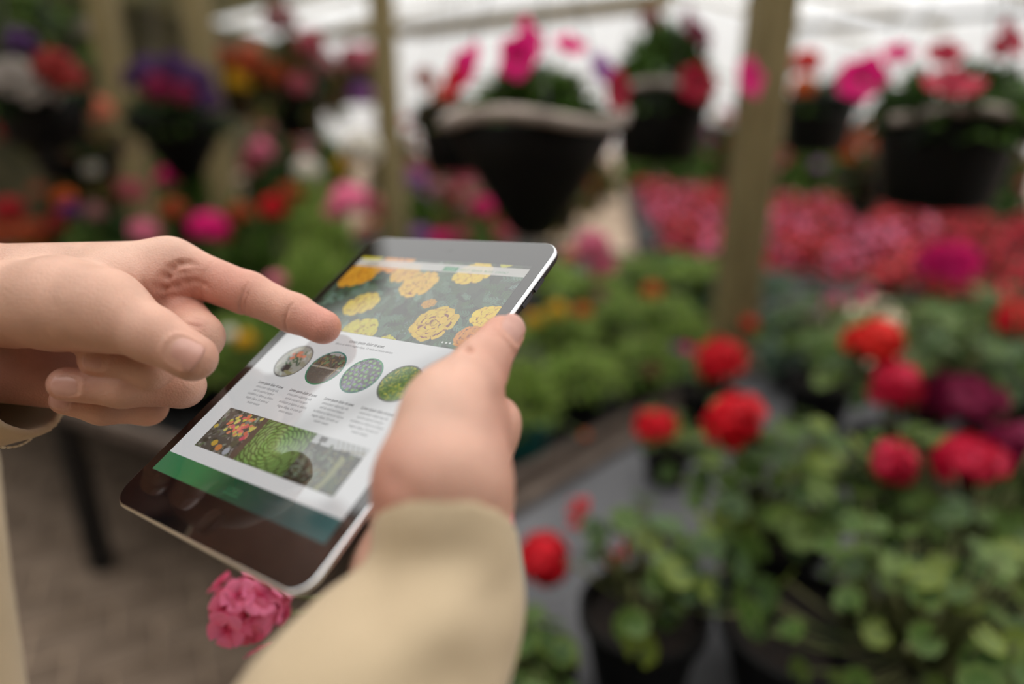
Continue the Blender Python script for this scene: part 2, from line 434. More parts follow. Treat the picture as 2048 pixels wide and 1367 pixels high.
spots = [(PC(350, 575, .325), .017, RED, .75), (I_T, .016, PINK, .8), (I_D, .012, RED, .3), (PC(450, 570, .328), .018, PINK, .45), (I_P, .013, PINK, .35),
         (PC(100, 520, .31), .03, PALE, .5), (PC(300, 490, .33), .02, PALE, .55), (M_P, .014, PALE, .4), (T_T, .014, RED, .35), (T_I, .012, RED, .2),
         (PC(30, 760, .31), .03, RED, .6), (R_T, .014, RED, .35), (M_T, .014, RED, .35), (PC(330, 800, .31), .012, PINK, .4), (PC(395, 650, .312), .005, RED, .4)]
left_hand = add('pointing_hand', skin_mesh('pointing_hand', V, Q, spots, SK), person)
tag(left_hand, 'bare hand with index finger extended onto the screen')
for sp in NAILS_L: nail(left_hand, sp)

# --- the hand that holds the tablet (right)
T_C, T_M, T_I, T_T = PC(882, 968, .2235), PC(906, 826, .2415), PC(961, 730, .2610), PC(1004, 672, .2735)
vol = Vol(np.array([-0.135, -0.012, 0.185]), np.array([0.022, 0.125, 0.372]), 0.0008)
palm = [([PC(860, 1150, .228), PC(905, 1010, .236), PC(973, 848, .262)], [.020, .0180, .0115], .012),
        ([PC(850, 1150, .240), PC(890, 1020, .250), PC(958, 852, .285)], [.022, .0180, .0120], .012),
        ([PC(840, 1150, .246), PC(872, 1030, .262), PC(930, 862, .302)], [.022, .0170, .0120], .012),
        ([PC(830, 1150, .248), PC(848, 1040, .268), PC(890, 885, .312)], [.021, .0160, .0110], .012),
        ([T_C, T_M], [.0205, .0160], .014),
        ([PC(870, 1190, .229), T_C], [.0185, .0205], .012)]
fingers = [([T_M, T_I, T_T], [.0160, .0108, .0087], .012),
           ([PC(973, 848, .262), under(892, 742, .0105), under(822, 690, .0095), under(775, 660, .0085)], [.0115, .0105, .0095, .0085], .010),
           ([PC(958, 852, .285), under(812, 765, .0108), under(725, 715, .0098), under(672, 690, .0088)], [.0120, .0108, .0098, .0088], .010),
           ([PC(930, 862, .302), under(770, 815, .0102), under(690, 772, .0094), under(640, 748, .0085)], [.0120, .0102, .0094, .0085], .010),
           ([PC(890, 885, .312), under(780, 868, .0090), under(722, 840, .0082), under(688, 824, .0074)], [.0110, .0090, .0082, .0074], .010)]
creases = [cr((936, 702, .250), (984, 736, .256), .0017, .0012), cr((928, 714, .249), (978, 749, .255), .0019, .0012), cr((921, 728, .247), (970, 762, .253), .0015, .0012),
           cr((900, 752, .240), (955, 790, .243), .0012, .0035), cr((988, 800, .250), (950, 960, .232), .0022, .0060), cr((925, 785, .236), (962, 815, .241), .0009, .0022), cr((800, 950, .212), (850, 985, .214), .0012, .0040), cr((946, 768, .240), (975, 792, .245), .0011, .0018), cr((960, 800, .240), (990, 830, .248), .0006, .0016), cr((985, 780, .252), (1004, 772, .258), .0010, .0014)]
rings = []
bumps = [(PC(1020, 838, .252), .008, .0009), (PC(905, 812, .226), .010, .0014), (PC(985, 905, .232), .010, .0010), (PC(935, 735, .250), .008, .0007), (T_T + np.array([.0, .002, .006]), .008, .0006), (PC(855, 840, .232), .016, .0012), (PC(880, 905, .222), .016, .0008)]
NAILS_R = [(T_T, T_I, .0087, .0108, (.42, -.10, -.90), .0005, .0150, .0125, .0088)]
for sp in NAILS_R: creases += nail_folds(sp)
V, Q = build_hand(vol, palm, fingers, creases, rings, slab=0.0002, bumps=bumps)
spots = [(PC(940, 830, .235), .020, RED, .45), (T_T, .013, PINK, .55), (T_I, .012, PINK, .4), (PC(985, 930, .235), .020, RED, .35), (PC(850, 820, .225), .022, PALE, .55),
         (PC(800, 960, .215), .016, RED, .45), (PC(1000, 770, .255), .012, RED, .4), (PC(900, 720, .26), .010, PALE, .4), (PC(770, 1030, .215), .02, RED, .5)]
right_hand = add('gripping_hand', skin_mesh('gripping_hand', V, Q, spots, SK), person)
tag(right_hand, 'bare hand gripping the tablet edge with the thumb on top')
for sp in NAILS_R: nail(right_hand, sp)

# --- jacket
def cloth_tube(vol, pts, rads, cut_p, cut_n, thick, wr, seed):
    sl, f = chain_field(vol, pts, rads, .006, .03)
    F = vol.new(); F[sl] = f
    X = vol.xyz(tuple(slice(0, n) for n in vol.n)); rg = np.random.default_rng(seed)
    for p, q, amp, sg in wr:                   # folds of the cloth
        b = vol.block(np.minimum(p, q) - .05, np.maximum(p, q) + .05)
        XX = vol.xyz(b); F[b] += (amp * np.exp(-(seg_dist(XX, p, q, .5) / sg) ** 2)).astype(np.float32)
    for k in range(5):
        w = rg.normal(0, 1, 3) * 40; F += (.0006 * np.sin(X[0] * w[0] + X[1] * w[1] + X[2] * w[2] + rg.uniform(0, 6))).astype(np.float32)
    cn = np.asarray(cut_n) / np.linalg.norm(cut_n)
    h = (X[0] - cut_p[0]) * cn[0] + (X[1] - cut_p[1]) * cn[1] + (X[2] - cut_p[2]) * cn[2]
    inner = np.maximum(F + thick, -(h + .05)).astype(np.float32)
    F = np.maximum(np.maximum(F, -inner), h.astype(np.float32))
    V, Q = surface(vol, F); return relax(V, Q, 2), Q
def w2c(p):
    x, y, z = p[0], p[1], p[2] - CAM_H
    return np.array([x, -y * ST - z * CT, y * CT - z * ST])
ELB_R = w2c((-0.13, 0.036, 1.12)); SH_R = w2c((-0.40, -0.05, 1.33))
ELB_L = w2c((-0.555, 0.41, 1.10)); SH_L = w2c((-0.52, 0.36, 1.34))
c0 = PC(888, 1052, .2215); c2 = PC(705, 1520, .192)
vol = Vol(np.array([-.20, .03, .06]), np.array([.05, .385, .285]), .0018)
folds = [(PC(770, 1200, .196), PC(840, 1140, .194), .0015, .009), (PC(840, 1140, .194), PC(930, 1130, .194), .0016, .010), (PC(930, 1130, .194), PC(1000, 1190, .198), .0016, .010),
         (PC(640, 1330, .188), PC(760, 1230, .190), .0026, .008), (PC(720, 1300, .184), PC(880, 1215, .187), -.0030, .010),
         (PC(800, 1340, .178), PC(960, 1280, .182), -.0020, .010), (PC(700, 1380, .178), PC(900, 1350, .178), .0024, .010), (PC(985, 1210, .196), PC(1000, 1330, .190), .0018, .007)]
V, Q = cloth_tube(vol, [PC(898, 960, .2265), c0, PC(896, 1130, .2185), PC(878, 1205, .2155), PC(838, 1292, .211), PC(789, 1367, .206), c2, ELB_R], [.0240, .0240, .0248, .0268, .0308, .0352, .0400, .046], c0, np.array([.0, -.80, .60]), .0056, folds, 3)
sleeve_r = add('jacket_sleeve', mesh_from('jacket_sleeve', c2w(V), Q, KHAKI), person)
tag(sleeve_r, 'khaki sleeve of the arm holding the tablet')
d0 = PC(14, 706, .322)
vol = Vol(d0 + np.array([-.36, -.10, -.10]), d0 + np.array([.06, .20, .12]), .0016)
V, Q = cloth_tube(vol, [d0 + np.array([.03, -.012, 0]), d0, d0 + np.array([-.06, .018, 0]), ELB_L * .6 + d0 * .4, ELB_L], [.043, .043, .046, .050, .054], d0, np.array([.926, -.377, 0.12]), .0044,
                  [(PC(40, 880, .30), PC(-60, 760, .28), .002, .008), (PC(-80, 640, .28), PC(-140, 860, .28), -.002, .01)], 5)
sleeve_l = add('jacket_sleeve', mesh_from('jacket_sleeve', c2w(V), Q, KHAKI), person)
tag(sleeve_l, 'khaki cuff of the pointing arm with pale stitching')
mb = MB()                                      # hem stitching round the cuff
nn = Vector((.926, -.377, .12)).normalized(); e1 = nn.orthogonal().normalized(); e2 = nn.cross(e1)
cc = Vector(d0) - nn * .013
for k in range(64):
    a0, a1 = 2 * math.pi * k / 64, 2 * math.pi * (k + .62) / 64
    mb.tube([c2w(np.array(cc + (e1 * math.cos(a) + e2 * math.sin(a)) * .0441)) for a in (a0, (a0 + a1) / 2, a1)], .0006, 5)
st = mb.build('stitching', THREAD, sleeve_l)
# torso, upper arms
vol = Vol((-.84, -.20, .74), (-.05, .56, 1.50), .007)
X = vol.xyz(tuple(slice(0, n) for n in vol.n))
FACE = Vector((.966, .259, 0)); SIDE = Vector((.259, -.966, 0)); TC = Vector((-.545, .245, 0))
axes = (np.array(SIDE), np.array(FACE), np.array((0, 0, 1.0)))
F = ellip(X, (TC.x, TC.y, 1.16), axes, (.205, .150, .30))
F = smin(F, ellip(X, (TC.x + .03, TC.y, .93), axes, (.205, .155, .24)), .08)
for sx, el in ((1, (-0.13, 0.036, 1.12)), (-1, (-0.555, 0.41, 1.10))):
    sh = TC + SIDE * sx * .19 + Vector((0, 0, 1.335))
    F = smin(F, rcone(X, (sh.x, sh.y, sh.z), el, .066, .054), .05)
    F = smin(F, rcone(X, (TC.x, TC.y, 1.42), (sh.x, sh.y, sh.z), .06, .062), .05)
fl0, fl1 = c2w(PC(-140, 940, .46)), c2w(PC(-168, 1500, .44))      # open front of the jacket hanging under the arm
F = smin(F, rcone(X, fl0, fl1, .045, .062), .05)
F = np.maximum(F, (0.80 - X[2]).astype(np.float32) + 0 * F)
rg = np.random.default_rng(2)
for k in range(6):
    w = rg.normal(0, 1, 3) * 16; F += (.0022 * np.sin(X[0] * w[0] + X[1] * w[1] + X[2] * w[2] + rg.uniform(0, 6))).astype(np.float32)
V, Q = surface(vol, F)
add('jacket', mesh_from('jacket', relax(V, Q, 1), Q, KHAKI), person)
# head with neck, outside the frame (its reflection falls on the glass)
HC = TC + FACE * .075 + Vector((0, .075, 1.56)); hc = np.array(HC)
vol = Vol(hc - [.16, .16, .26], hc + [.17, .17, .17], .005); X = vol.xyz(tuple(slice(0, n) for n in vol.n))
fa, sa, ua = np.array(FACE), np.array(SIDE), np.array((0, 0, 1.0))
F = ellip(X, hc + ua * .03 - fa * .01, axes, (.074, .095, .09))
F = smin(F, ellip(X, hc + fa * .03 - ua * .05, axes, (.056, .064, .075)), .03)
F = smin(F, rcone(X, hc - fa * .03 - ua * .05, hc - fa * .05 - ua * .24, .056, .062), .03)
F = smin(F, rcone(X, hc + fa * .088 + ua * .01, hc + fa * .110 - ua * .025, .008, .013), .012)
for s in (-1, 1):
    F = smin(F, ellip(X, hc + sa * s * .076 - fa * .012 - ua * .005, axes, (.010, .020, .032)), .006)
    F = np.maximum(F, -ellip(X, hc + sa * s * .032 + fa * .097 + ua * .012, axes, (.016, .012, .009)))
    F = smin(F, ellip(X, hc + sa * s * .032 + fa * .080 + ua * .012, axes, (.012, .012, .011)), .003)
F = smin(F, ellip(X, hc + fa * .086 - ua * .058, axes, (.022, .010, .006)), .006)
V, Q = surface(vol, F)
me = mesh_from('head', relax(V, Q, 1), Q, SKIN); set_col(me, np.tile(np.array(SK), (len(V), 1)))
head = add('head', me, person)
F = ellip(X, hc + ua * .038 - fa * .016, axes, (.083, .104, .096))
F = np.maximum(F, -ellip(X, hc + fa * .10 - ua * .05, axes, (.085, .10, .115)))
F = np.maximum(F, (hc[2] - .06 - X[2]).astype(np.float32) + 0 * F)
V, Q = surface(vol, F); add('hair', mesh_from('hair', relax(V, Q, 1), Q, HAIR), head)
# trousers and shoes
vol = Vol((-.80, -.12, .05), (-.28, .44, .92), .009); X = vol.xyz(tuple(slice(0, n) for n in vol.n))
F = ellip(X, (TC.x, TC.y, .84), axes, (.17, .13, .16))
for s in (-1, 1):
    hp = TC + SIDE * s * .09
    F = smin(F, rcone(X, (hp.x, hp.y, .80), (hp.x + .02, hp.y, .45), .088, .065), .03)
    F = smin(F, rcone(X, (hp.x + .02, hp.y, .45), (hp.x, hp.y, .12), .065, .056), .03)
V, Q = surface(vol, F); add('trousers', mesh_from('trousers', V, Q, TROUSER), person)
for s in (-1, 1):
    hp = np.array(TC + SIDE * s * .09)
    vol = Vol(hp + [-.16, -.14, -.01], hp + [.24, .16, .14], .006); X = vol.xyz(tuple(slice(0, n) for n in vol.n))
    F = rcone(X, hp + [0, 0, .045], hp + fa * .15 + [0, 0, .035], .045, .034); F = smin(F, rcone(X, hp + [0, 0, .05], hp + [0, 0, .10], .046, .048), .02)
    F = np.maximum(F, (.002 - X[2]).astype(np.float32) + 0 * F)
    V, Q = surface(vol, F); add('shoe', mesh_from('shoe', V, Q, SHOE), person)
# ------------------------------------------------------------------ tablet computer
def glossy_mat(name, col, rough=0.06, metal=0.0, ior=1.5, spec=0.5):
    return noisy(name, col, tuple(min(1, c * 1.08) for c in col[:3]) + (1,), scale=30, rough=rough, metal=metal, spec=spec)
GLASS_BLACK = glossy_mat('black_glass', (0.004, 0.004, 0.005, 1), rough=0.04, spec=1.0)
GLASS_BLACK.node_tree.nodes['Principled BSDF'].inputs['IOR'].default_value = 1.6
RIM_METAL = glossy_mat('polished_rim', (0.80, 0.81, 0.84, 1), rough=0.22, metal=1.0)
BACK_METAL = glossy_mat('slate_aluminium', (0.055, 0.055, 0.062, 1), rough=0.38, metal=0.6)
SCREEN_LEVEL = 0.56
def screen_mat(name, alpha=None, flat=None):   # lit pixels under glossy glass
    t = NT(name)
    b = t.node('BsdfPrincipled', Roughness=0.04); b.inputs['Base Color'].default_value = (0.004, 0.004, 0.005, 1); b.inputs['Specular IOR Level'].default_value = 1.0; b.inputs['IOR'].default_value = 1.6
    if flat is None:
        a = t.node('Attribute', attribute_name='Col'); t.link(a.outputs['Color'], b.inputs['Emission Color'])
    else: b.inputs['Emission Color'].default_value = flat
    b.inputs['Emission Strength'].default_value = SCREEN_LEVEL
    sh = b.outputs[0]
    if alpha is not None:
        tr = t.node('BsdfTransparent'); mx = t.node('MixShader'); mx.inputs[0].default_value = alpha
        t.link(tr.outputs[0], mx.inputs[1]); t.link(b.outputs[0], mx.inputs[2]); sh = mx.outputs[0]
    t.link(sh, t.out.inputs[0]); return t.m
PIX = screen_mat('lit_pixels'); PIX_VEIL = screen_mat('lit_pixels_veil', alpha=0.78)

tablet = empty('tablet_computer')
tag(tablet, 'black tablet computer showing a garden web page, held in both hands', 'tablet')
bx_, by_, bz_ = c2w_dir(TR[:, 0]), -c2w_dir(TR[:, 1]), -c2w_dir(TR[:, 2])
M4 = Matrix.Identity(4)
for i in range(3): M4[i][0], M4[i][1], M4[i][2], M4[i][3] = bx_[i], by_[i], bz_[i], c2w(TT)[i]
tablet.matrix_world = M4
def rrect(w, h, r, z, n=8):
    p = []
    for cx, cy, a0 in ((w / 2 - r, h / 2 - r, 0), (-w / 2 + r, h / 2 - r, 90), (-w / 2 + r, -h / 2 + r, 180), (w / 2 - r, -h / 2 + r, 270)):
        for k in range(n + 1):
            a = math.radians(a0 + 90 * k / n); p.append((cx + r * math.cos(a), cy + r * math.sin(a), z))
    return p
def loft(levels, cap0=False, cap1=False):      # (inset, z) levels of the rounded outline, top to bottom
    vs, fs = [], []; n = None
    for ins, z in levels:
        ring = rrect(TW - 2 * ins, TH - 2 * ins, max(.0100 - ins, .001), z); n = len(ring); vs += ring
    for i in range(len(levels) - 1):
        for k in range(n): fs.append((i * n + k, (i + 1) * n + k, (i + 1) * n + (k + 1) % n, i * n + (k + 1) % n))
    if cap0: fs.append(tuple(range(n)))
    if cap1: fs.append(tuple((len(levels) - 1) * n + k for k in range(n - 1, -1, -1)))
    return vs, fs
add('glass_front', mesh_from('glass_front', *loft([(.0011, 0), (.0010, -.0006), (.0010, -.0012)], cap0=True), GLASS_BLACK, False), tablet)
rim = add('metal_rim', mesh_from('metal_rim', *loft([(.0011, -.0004), (.0009, -.0001), (.0003, -.0009), (.0, -.0016), (.0, -.0020)]), RIM_METAL, True), tablet)
add('back_shell', mesh_from('back_shell', *loft([(.00002, -.0019), (.0, -.0034), (.0008, -.0052), (.0030, -.0067), (.0070, -.0074)], cap1=True), BACK_METAL, True), tablet)
for k, yy in enumerate((.071, .059)):
    mb = MB(); mb.box((TW / 2 + .0002, yy, -.0036), (.0010, .0092, .0018)); mb.build('volume_button', BACK_METAL, tablet)
mb = MB(); mb.lathe([(.0062, .00004), (.0058, .00010), (.0054, .00004), (.0, .00002)], 32, (0, -TH / 2 + .0100, 0)); mb.build('home_button', GLASS_BLACK, tablet, smooth=True)
mb = MB(); mb.lathe([(.0016, .00004), (.0012, .00008), (.0, .00005)], 16, (0, TH / 2 - .0098, 0)); mb.build('front_camera', GLASS_BLACK, tablet, smooth=True)

SW, SH = 120.4, 160.5                          # screen in millimetres, u to the right, v down
def clip(poly, win):                           # keep what lies inside a convex window
    out = list(poly)
    for i in range(len(win)):
        a, b = win[i], win[(i + 1) % len(win)]; inp, out = out, []
        if not inp: return []
        side = lambda p: (b[0] - a[0]) * (p[1] - a[1]) - (b[1] - a[1]) * (p[0] - a[0])
        for j in range(len(inp)):
            p, q = inp[j], inp[(j + 1) % len(inp)]; sp, sq = side(p), side(q)
            if sp >= 0: out.append(p)
            if (sp >= 0) != (sq >= 0):
                t = sp / (sp - sq); out.append((p[0] + (q[0] - p[0]) * t, p[1] + (q[1] - p[1]) * t))
    return out
def rect(u0, v0, u1, v1): return [(u0, v0), (u1, v0), (u1, v1), (u0, v1)]
def disc(u, v, r, n=40): return [(u + r * math.cos(2 * math.pi * k / n), v + r * math.sin(2 * math.pi * k / n)) for k in range(n)]
class Print:                                   # flat pictures: coloured polygons, each a hair above the last
    def __init__(s, z0, win=None): s.v = []; s.f = []; s.c = []; s.p = []; s.z = s.z0 = z0; s.win = win; s.h = .25 if win is not None else None
    def poly(s, pts, col, cols=None, dz=0.00000006):
        if s.win is not None:
            pts = clip(pts, s.win)
        if len(pts) < 3: return
        s.p.append((pts, col))
        s.z += dz; b = len(s.v)
        for k, (u, v) in enumerate(pts):
            s.v.append(((u - SW / 2) / 1000, (SH / 2 - v) / 1000, s.z)); s.c.append(tuple(cols[k]) if cols else tuple(col))
        s.f.append(tuple(range(b + len(pts) - 1, b - 1, -1)))
    def leaf(s, u, v, L, W, a, col, bend=0.0):
        pts = []
        for t, w in ((0, .15), (.25, .8), (.5, 1), (.75, .7), (1, 0.02), (.75, -.7), (.5, -1), (.25, -.8), (0, -.15)):
            x, y = t * L, w * W / 2 + bend * t * t * L
            pts.append((u + x * math.cos(a) - y * math.sin(a), v + x * math.sin(a) + y * math.cos(a)))
        s.poly(pts[::1] if True else pts, col)
    def blob(s, u, v, rx, ry, a, col, n=14, wob=.08, rg=None):
        pts = []
        for k in range(n):
            t = 2 * math.pi * k / n; r = 1 + (rg.uniform(-wob, wob) if rg else 0)
            x, y = rx * r * math.cos(t), ry * r * math.sin(t)
            pts.append((u + x * math.cos(a) - y * math.sin(a), v + x * math.sin(a) + y * math.cos(a)))
        s.poly(pts, col)
    def build(s, name, parent, mat=None, h=None):   # laid out as a fine flat grid of coloured cells, later pieces over earlier ones
        h = h or s.h
        if h is None:
            me = mesh_from(name, s.v, s.f, mat or PIX, False); set_col(me, s.c); return add(name, me, parent)
        allp = np.array([q for p, c in s.p for q in p]); lo = allp.min(0); hi = allp.max(0); n = np.maximum(np.round((hi - lo) / h).astype(int), 1) + 1
        U = np.linspace(lo[0], hi[0], n[0]); W = np.linspace(lo[1], hi[1], n[1]); C = np.zeros((n[0], n[1], 4), np.float32); cov = np.zeros((n[0], n[1]), bool)
        for p, c in s.p:
            p = np.array(p); i0, i1 = np.searchsorted(U, p[:, 0].min() - 1e-6), np.searchsorted(U, p[:, 0].max() + 1e-6); j0, j1 = np.searchsorted(W, p[:, 1].min() - 1e-6), np.searchsorted(W, p[:, 1].max() + 1e-6)
            if i1 <= i0 or j1 <= j0: continue
            x = U[i0:i1, None]; y = W[None, j0:j1]; ins = np.zeros((i1 - i0, j1 - j0), bool); q = np.roll(p, -1, 0)
            for (ax, ay), (bx, by) in zip(p, q):
                if ay != by: ins ^= ((ay > y) != (by > y)) & (x < (bx - ax) * (y - ay) / (by - ay) + ax)
            if not cov.any(): ins[:] = True if len(p) == 4 else ins
            C[i0:i1, j0:j1][ins] = c; cov[i0:i1, j0:j1] |= ins
        vs = np.stack([np.repeat((U - SW / 2) / 1000, n[1]), np.tile((SH / 2 - W) / 1000, n[0]), np.full(n[0] * n[1], s.z0)], 1)
        I, J = np.nonzero(cov[:-1, :-1] & cov[1:, :-1] & cov[:-1, 1:] & cov[1:, 1:]); k = I * n[1] + J
        me = mesh_from(name, vs, np.stack([k, k + 1, k + n[1] + 1, k + n[1]], 1), mat or PIX, False); set_col(me, C.reshape(-1, 4)); return add(name, me, parent)
def jit(rg, c, a=.12):
    k = 1 + rg.uniform(-a, a); return tuple(min(1, max(0, x * k * (1 + rg.uniform(-a, a) * .4))) for x in c[:3]) + (1,)
# convex windows must run so that the inside is on the positive side
pr = Print(.00002); pr.poly(rect(0, 0, SW, SH), srgb(236, 236, 236)); screen = pr.build('screen', tablet)
rg = random.Random(11)
# -- header photograph: marigolds
pr = Print(.00005, rect(0, 0, SW, 61.0)); pr.poly(rect(0, 0, SW, 61), srgb(52, 58, 52))
for k in range(150): pr.blob(rg.uniform(0, 120), rg.uniform(0, 61), rg.uniform(3, 9), rg.uniform(2, 5), rg.uniform(0, 3), jit(rg, srgb(66, 82, 68), .3), wob=.3, rg=rg)
for k in range(240):                           # feathery leaves: a midrib with paired leaflets
    u, v, a = rg.uniform(-4, 124), rg.uniform(-2, 63), rg.uniform(0, 6.28); L = rg.uniform(6, 13); c = jit(rg, rg.choice([srgb(92, 122, 104), srgb(78, 110, 84), srgb(66, 96, 62), srgb(110, 138, 122), srgb(56, 76, 62)]), .18)
    pr.leaf(u, v, L, .7, a, c)
    for t in (.2, .38, .56, .74, .92):
        for sg in (-1, 1): pr.leaf(u + t * L * math.cos(a), v + t * L * math.sin(a), L * .36 * (1.15 - .5 * t), L * .10, a + sg * .75, jit(rg, c, .1))
def marigold(u, v, R, dark, tilt=(1, .8), ang=-.4, gold=None):
    gold = gold or srgb(232, 176, 44)
    ca, sa = math.cos(ang), math.sin(ang)
    br = tuple(g * q_ for g, q_ in zip(gold[:3], (.55, .38, .2))) + (1,); hi = tuple(min(1, g * q_) for g, q_ in zip(gold[:3], (1.06, 1.12, 1.1))) + (1,)
    for ring, (rr, n, ps) in enumerate(((.78, 10, .34), (.56, 9, .31), (.36, 7, .27), (.18, 4, .22), (0, 1, .18))):
        for k in range(n):
            t = 2 * math.pi * (k + rg.uniform(-.25, .25) + ring * .5) / n; j = rg.uniform(.9, 1.12)
            x, y = rr * j * R * math.cos(t) * tilt[0], rr * j * R * math.sin(t) * tilt[1]
            cu, cv = u + x * ca - y * sa, v + x * sa + y * ca; a = math.atan2(cv - v, cu - u) if rr else 0; e = rg.uniform(.85, 1.15)
            pr.blob(cu, cv, R * ps * .72, R * ps * 1.0 * e, a, jit(rg, br, .2), wob=.16, rg=rg)
            pr.blob(cu + .05 * R * math.cos(a), cv + .05 * R * math.sin(a), R * ps * .64, R * ps * .92 * e, a, jit(rg, gold, .12), wob=.16, rg=rg)
            pr.blob(cu + .11 * R * math.cos(a), cv + .11 * R * math.sin(a), R * ps * .40, R * ps * .66 * e, a, jit(rg, hi, .08), wob=.2, rg=rg)
            if dark and rg.random() < dark: pr.blob(cu - .05 * R * math.cos(a), cv - .05 * R * math.sin(a), R * ps * .36, R * ps * .55, a, jit(rg, srgb(132, 52, 24), .25), wob=.3, rg=rg)
for k in range(26):
    pr.leaf(rg.uniform(60, 120), rg.uniform(30, 62), rg.uniform(6, 11), rg.uniform(1.6, 2.8), rg.uniform(0, 6.28), jit(rg, srgb(88, 122, 100), .2))
marigold(11, 15.5, 14, .12, gold=srgb(232, 160, 40)); marigold(9, -2, 9, 0, gold=srgb(224, 206, 52)); marigold(31, 3, 11, .2, gold=srgb(234, 146, 38)); marigold(44, 12, 9, .2, gold=srgb(228, 170, 48))
marigold(59.5, 20, 11.5, .6, gold=srgb(230, 178, 52)); marigold(88.5, 8.5, 10.5, .15, gold=srgb(238, 196, 40)); marigold(33, 40, 10.5, .15, (1, .7), -.5, srgb(222, 188, 44)); marigold(48, 58, 11, .05, (1, .7), 0, srgb(208, 190, 48))
marigold(89, 46.5, 12.2, .75, (1, .95), -.5, srgb(226, 184, 40)); marigold(116, 38, 8.5, .1, gold=srgb(240, 198, 36)); marigold(115, 52, 8, .9, gold=srgb(226, 140, 30)); marigold(70, 64, 6, 0, gold=srgb(206, 196, 50))
marigold(105, -1, 4, 0, gold=srgb(196, 190, 50)); marigold(77, 34, 4, .3, gold=srgb(210, 150, 40))
header = pr.build('header_picture', screen)
marigold_top = pr.z
for k, uu in enumerate((103.0, 105.3, 107.4, 109.6)):
    p2 = Print(.00008); p2.poly(disc(uu, 57.9, .55, 14), srgb(240, 240, 236) if k < 3 else srgb(236, 200, 90)); p2.build('slide_dot', screen)
zt = .00008
# -- navigation bar
p2 = Print(zt, None); p2.poly(rect(0, 2.6, SW, 8.9), srgb(236, 232, 226)); nav = p2.build('navigation_bar', screen, PIX_VEIL)
p2 = Print(zt + .000006)
bt = rect(67.2, 4.6, 77.2, 8.2); p2.poly([(u + .0, v) for u, v in bt], srgb(40, 142, 92)); p2.build('home_tab', screen)
# -- text
TEXT_MATS = {}
def text(s, u, v, size, col, parent, align='CENTER', shear=0.22, z=.00006, name='text_line', width=None, bold=0.0):
    cu = bpy.data.curves.new(name, 'FONT'); cu.body = s; cu.size = size / 1000; cu.align_x = align; cu.shear = shear; cu.resolution_u = 2; cu.offset = bold / 1000
    if col not in TEXT_MATS: TEXT_MATS[col] = screen_mat('lit_text', flat=col)
    cu.materials.append(TEXT_MATS[col])
    o = bpy.data.objects.new(name, cu); o.location = ((u - SW / 2) / 1000, (SH / 2 - v) / 1000, z); link(o, parent)
    bpy.context.view_layer.update()
    me = bpy.data.meshes.new_from_object(o.evaluated_get(bpy.context.evaluated_depsgraph_get())); me.name = name
    loc = o.location.copy(); w = o.dimensions.x * 1000; bpy.data.objects.remove(o)
    if not me.materials: me.materials.append(TEXT_MATS[col])
    n = add(name, me, parent, loc)
    if width and w > 0: n.scale.x = width / w
    return n
zt2 = zt + .00002
GREEN = srgb(60, 150, 96)
text('HOME', 72.2, 7.2, 2.1, srgb(170, 220, 190), screen, shear=0, z=zt2)
for s_, uu, w_ in (('ABOUT', 81.6, 6.4), ('SERVICE', 89.6, 7.0), ('BLOG', 97.4, 5.2), ('CONTACT', 105.6, 8.0)): text(s_, uu, 7.2, 2.1, GREEN, screen, shear=0, z=zt2, width=w_)
text('LOGO', 13.5, 6.6, 3.2, srgb(128, 128, 120), screen, shear=0.1, z=zt2); p2 = Print(zt2); p2.poly(rect(8.4, 7.3, 18.8, 7.9), srgb(146, 140, 128)); p2.build('logo_underline', screen)
DK, GY = srgb(44, 44, 46), srgb(112, 112, 114)
text('Lorem ipsum dolor sit amet,', 60.4, 67.2, 2.8, DK, screen, width=24.5, bold=.035)
text('labore et dolore magna aliqua. Ut enim ad minim veniam', 60.4, 69.8, 2.0, GY, screen, width=40)
for uu in (23.6, 48.3, 73.2, 97.6):
    text('Lorem ipsum dolor sit amet', uu, 102.6, 2.4, DK, screen, width=19.5, bold=.03)
    for k, (s_, w_) in enumerate((('consectetur adipiscing elit,', 17.4), ('sed do eiusmod tempor', 16.0), ('incididunt ut labore et dolore', 19.8), ('magna aliqua. Ut enim ad', 17.6), ('minim veniam', 9.6))):
        text(s_, uu, 105.1 + k * 2.45, 2.2, GY, screen, width=w_)
# -- four round pictures
def ring_print(u, v, col1, col2):
    p = Print(.00012); n = 48
    for k in range(n):
        a0, a1 = 2 * math.pi * k / n, 2 * math.pi * (k + 1) / n
        f = .5 + .5 * math.sin((a0 + a1) / 2); c = tuple(col1[i] * f + col2[i] * (1 - f) for i in range(3)) + (1,)
        p.poly([(u + r * math.cos(a), v + r * math.sin(a)) for r, a in ((10.3, a0), (11.1, a0), (11.1, a1), (10.3, a1))], c, dz=0)
    return p.build('picture_ring', screen)
CU = (23.7, 48.4, 73.3, 97.7); CV = 85.3
p = Print(.00004, disc(CU[0], CV, 10.6)); p.poly(rect(10, 70, 40, 100), srgb(168, 168, 158))
for k in range(40): p.blob(CU[0] + rg.uniform(-11, 11), CV + rg.uniform(-11, 11), rg.uniform(1, 4), rg.uniform(.6, 2), rg.uniform(0, 3), jit(rg, rg.choice([srgb(190, 190, 180), srgb(150, 152, 128), srgb(176, 172, 150)]), .15), rg=rg, wob=.3)
for k in range(26): p.leaf(CU[0] + rg.uniform(-5, 5), CV + rg.uniform(-5, 2), rg.uniform(2, 4), 1.1, rg.uniform(0, 6.28), jit(rg, srgb(80, 110, 84), .3))
for k in range(9): p.blob(CU[0] + rg.uniform(-4.5, 4.5), CV - 3.5 + rg.uniform(-3, 2.5), 1.3, 1.0, 0, jit(rg, srgb(226, 140, 110), .12), rg=rg)
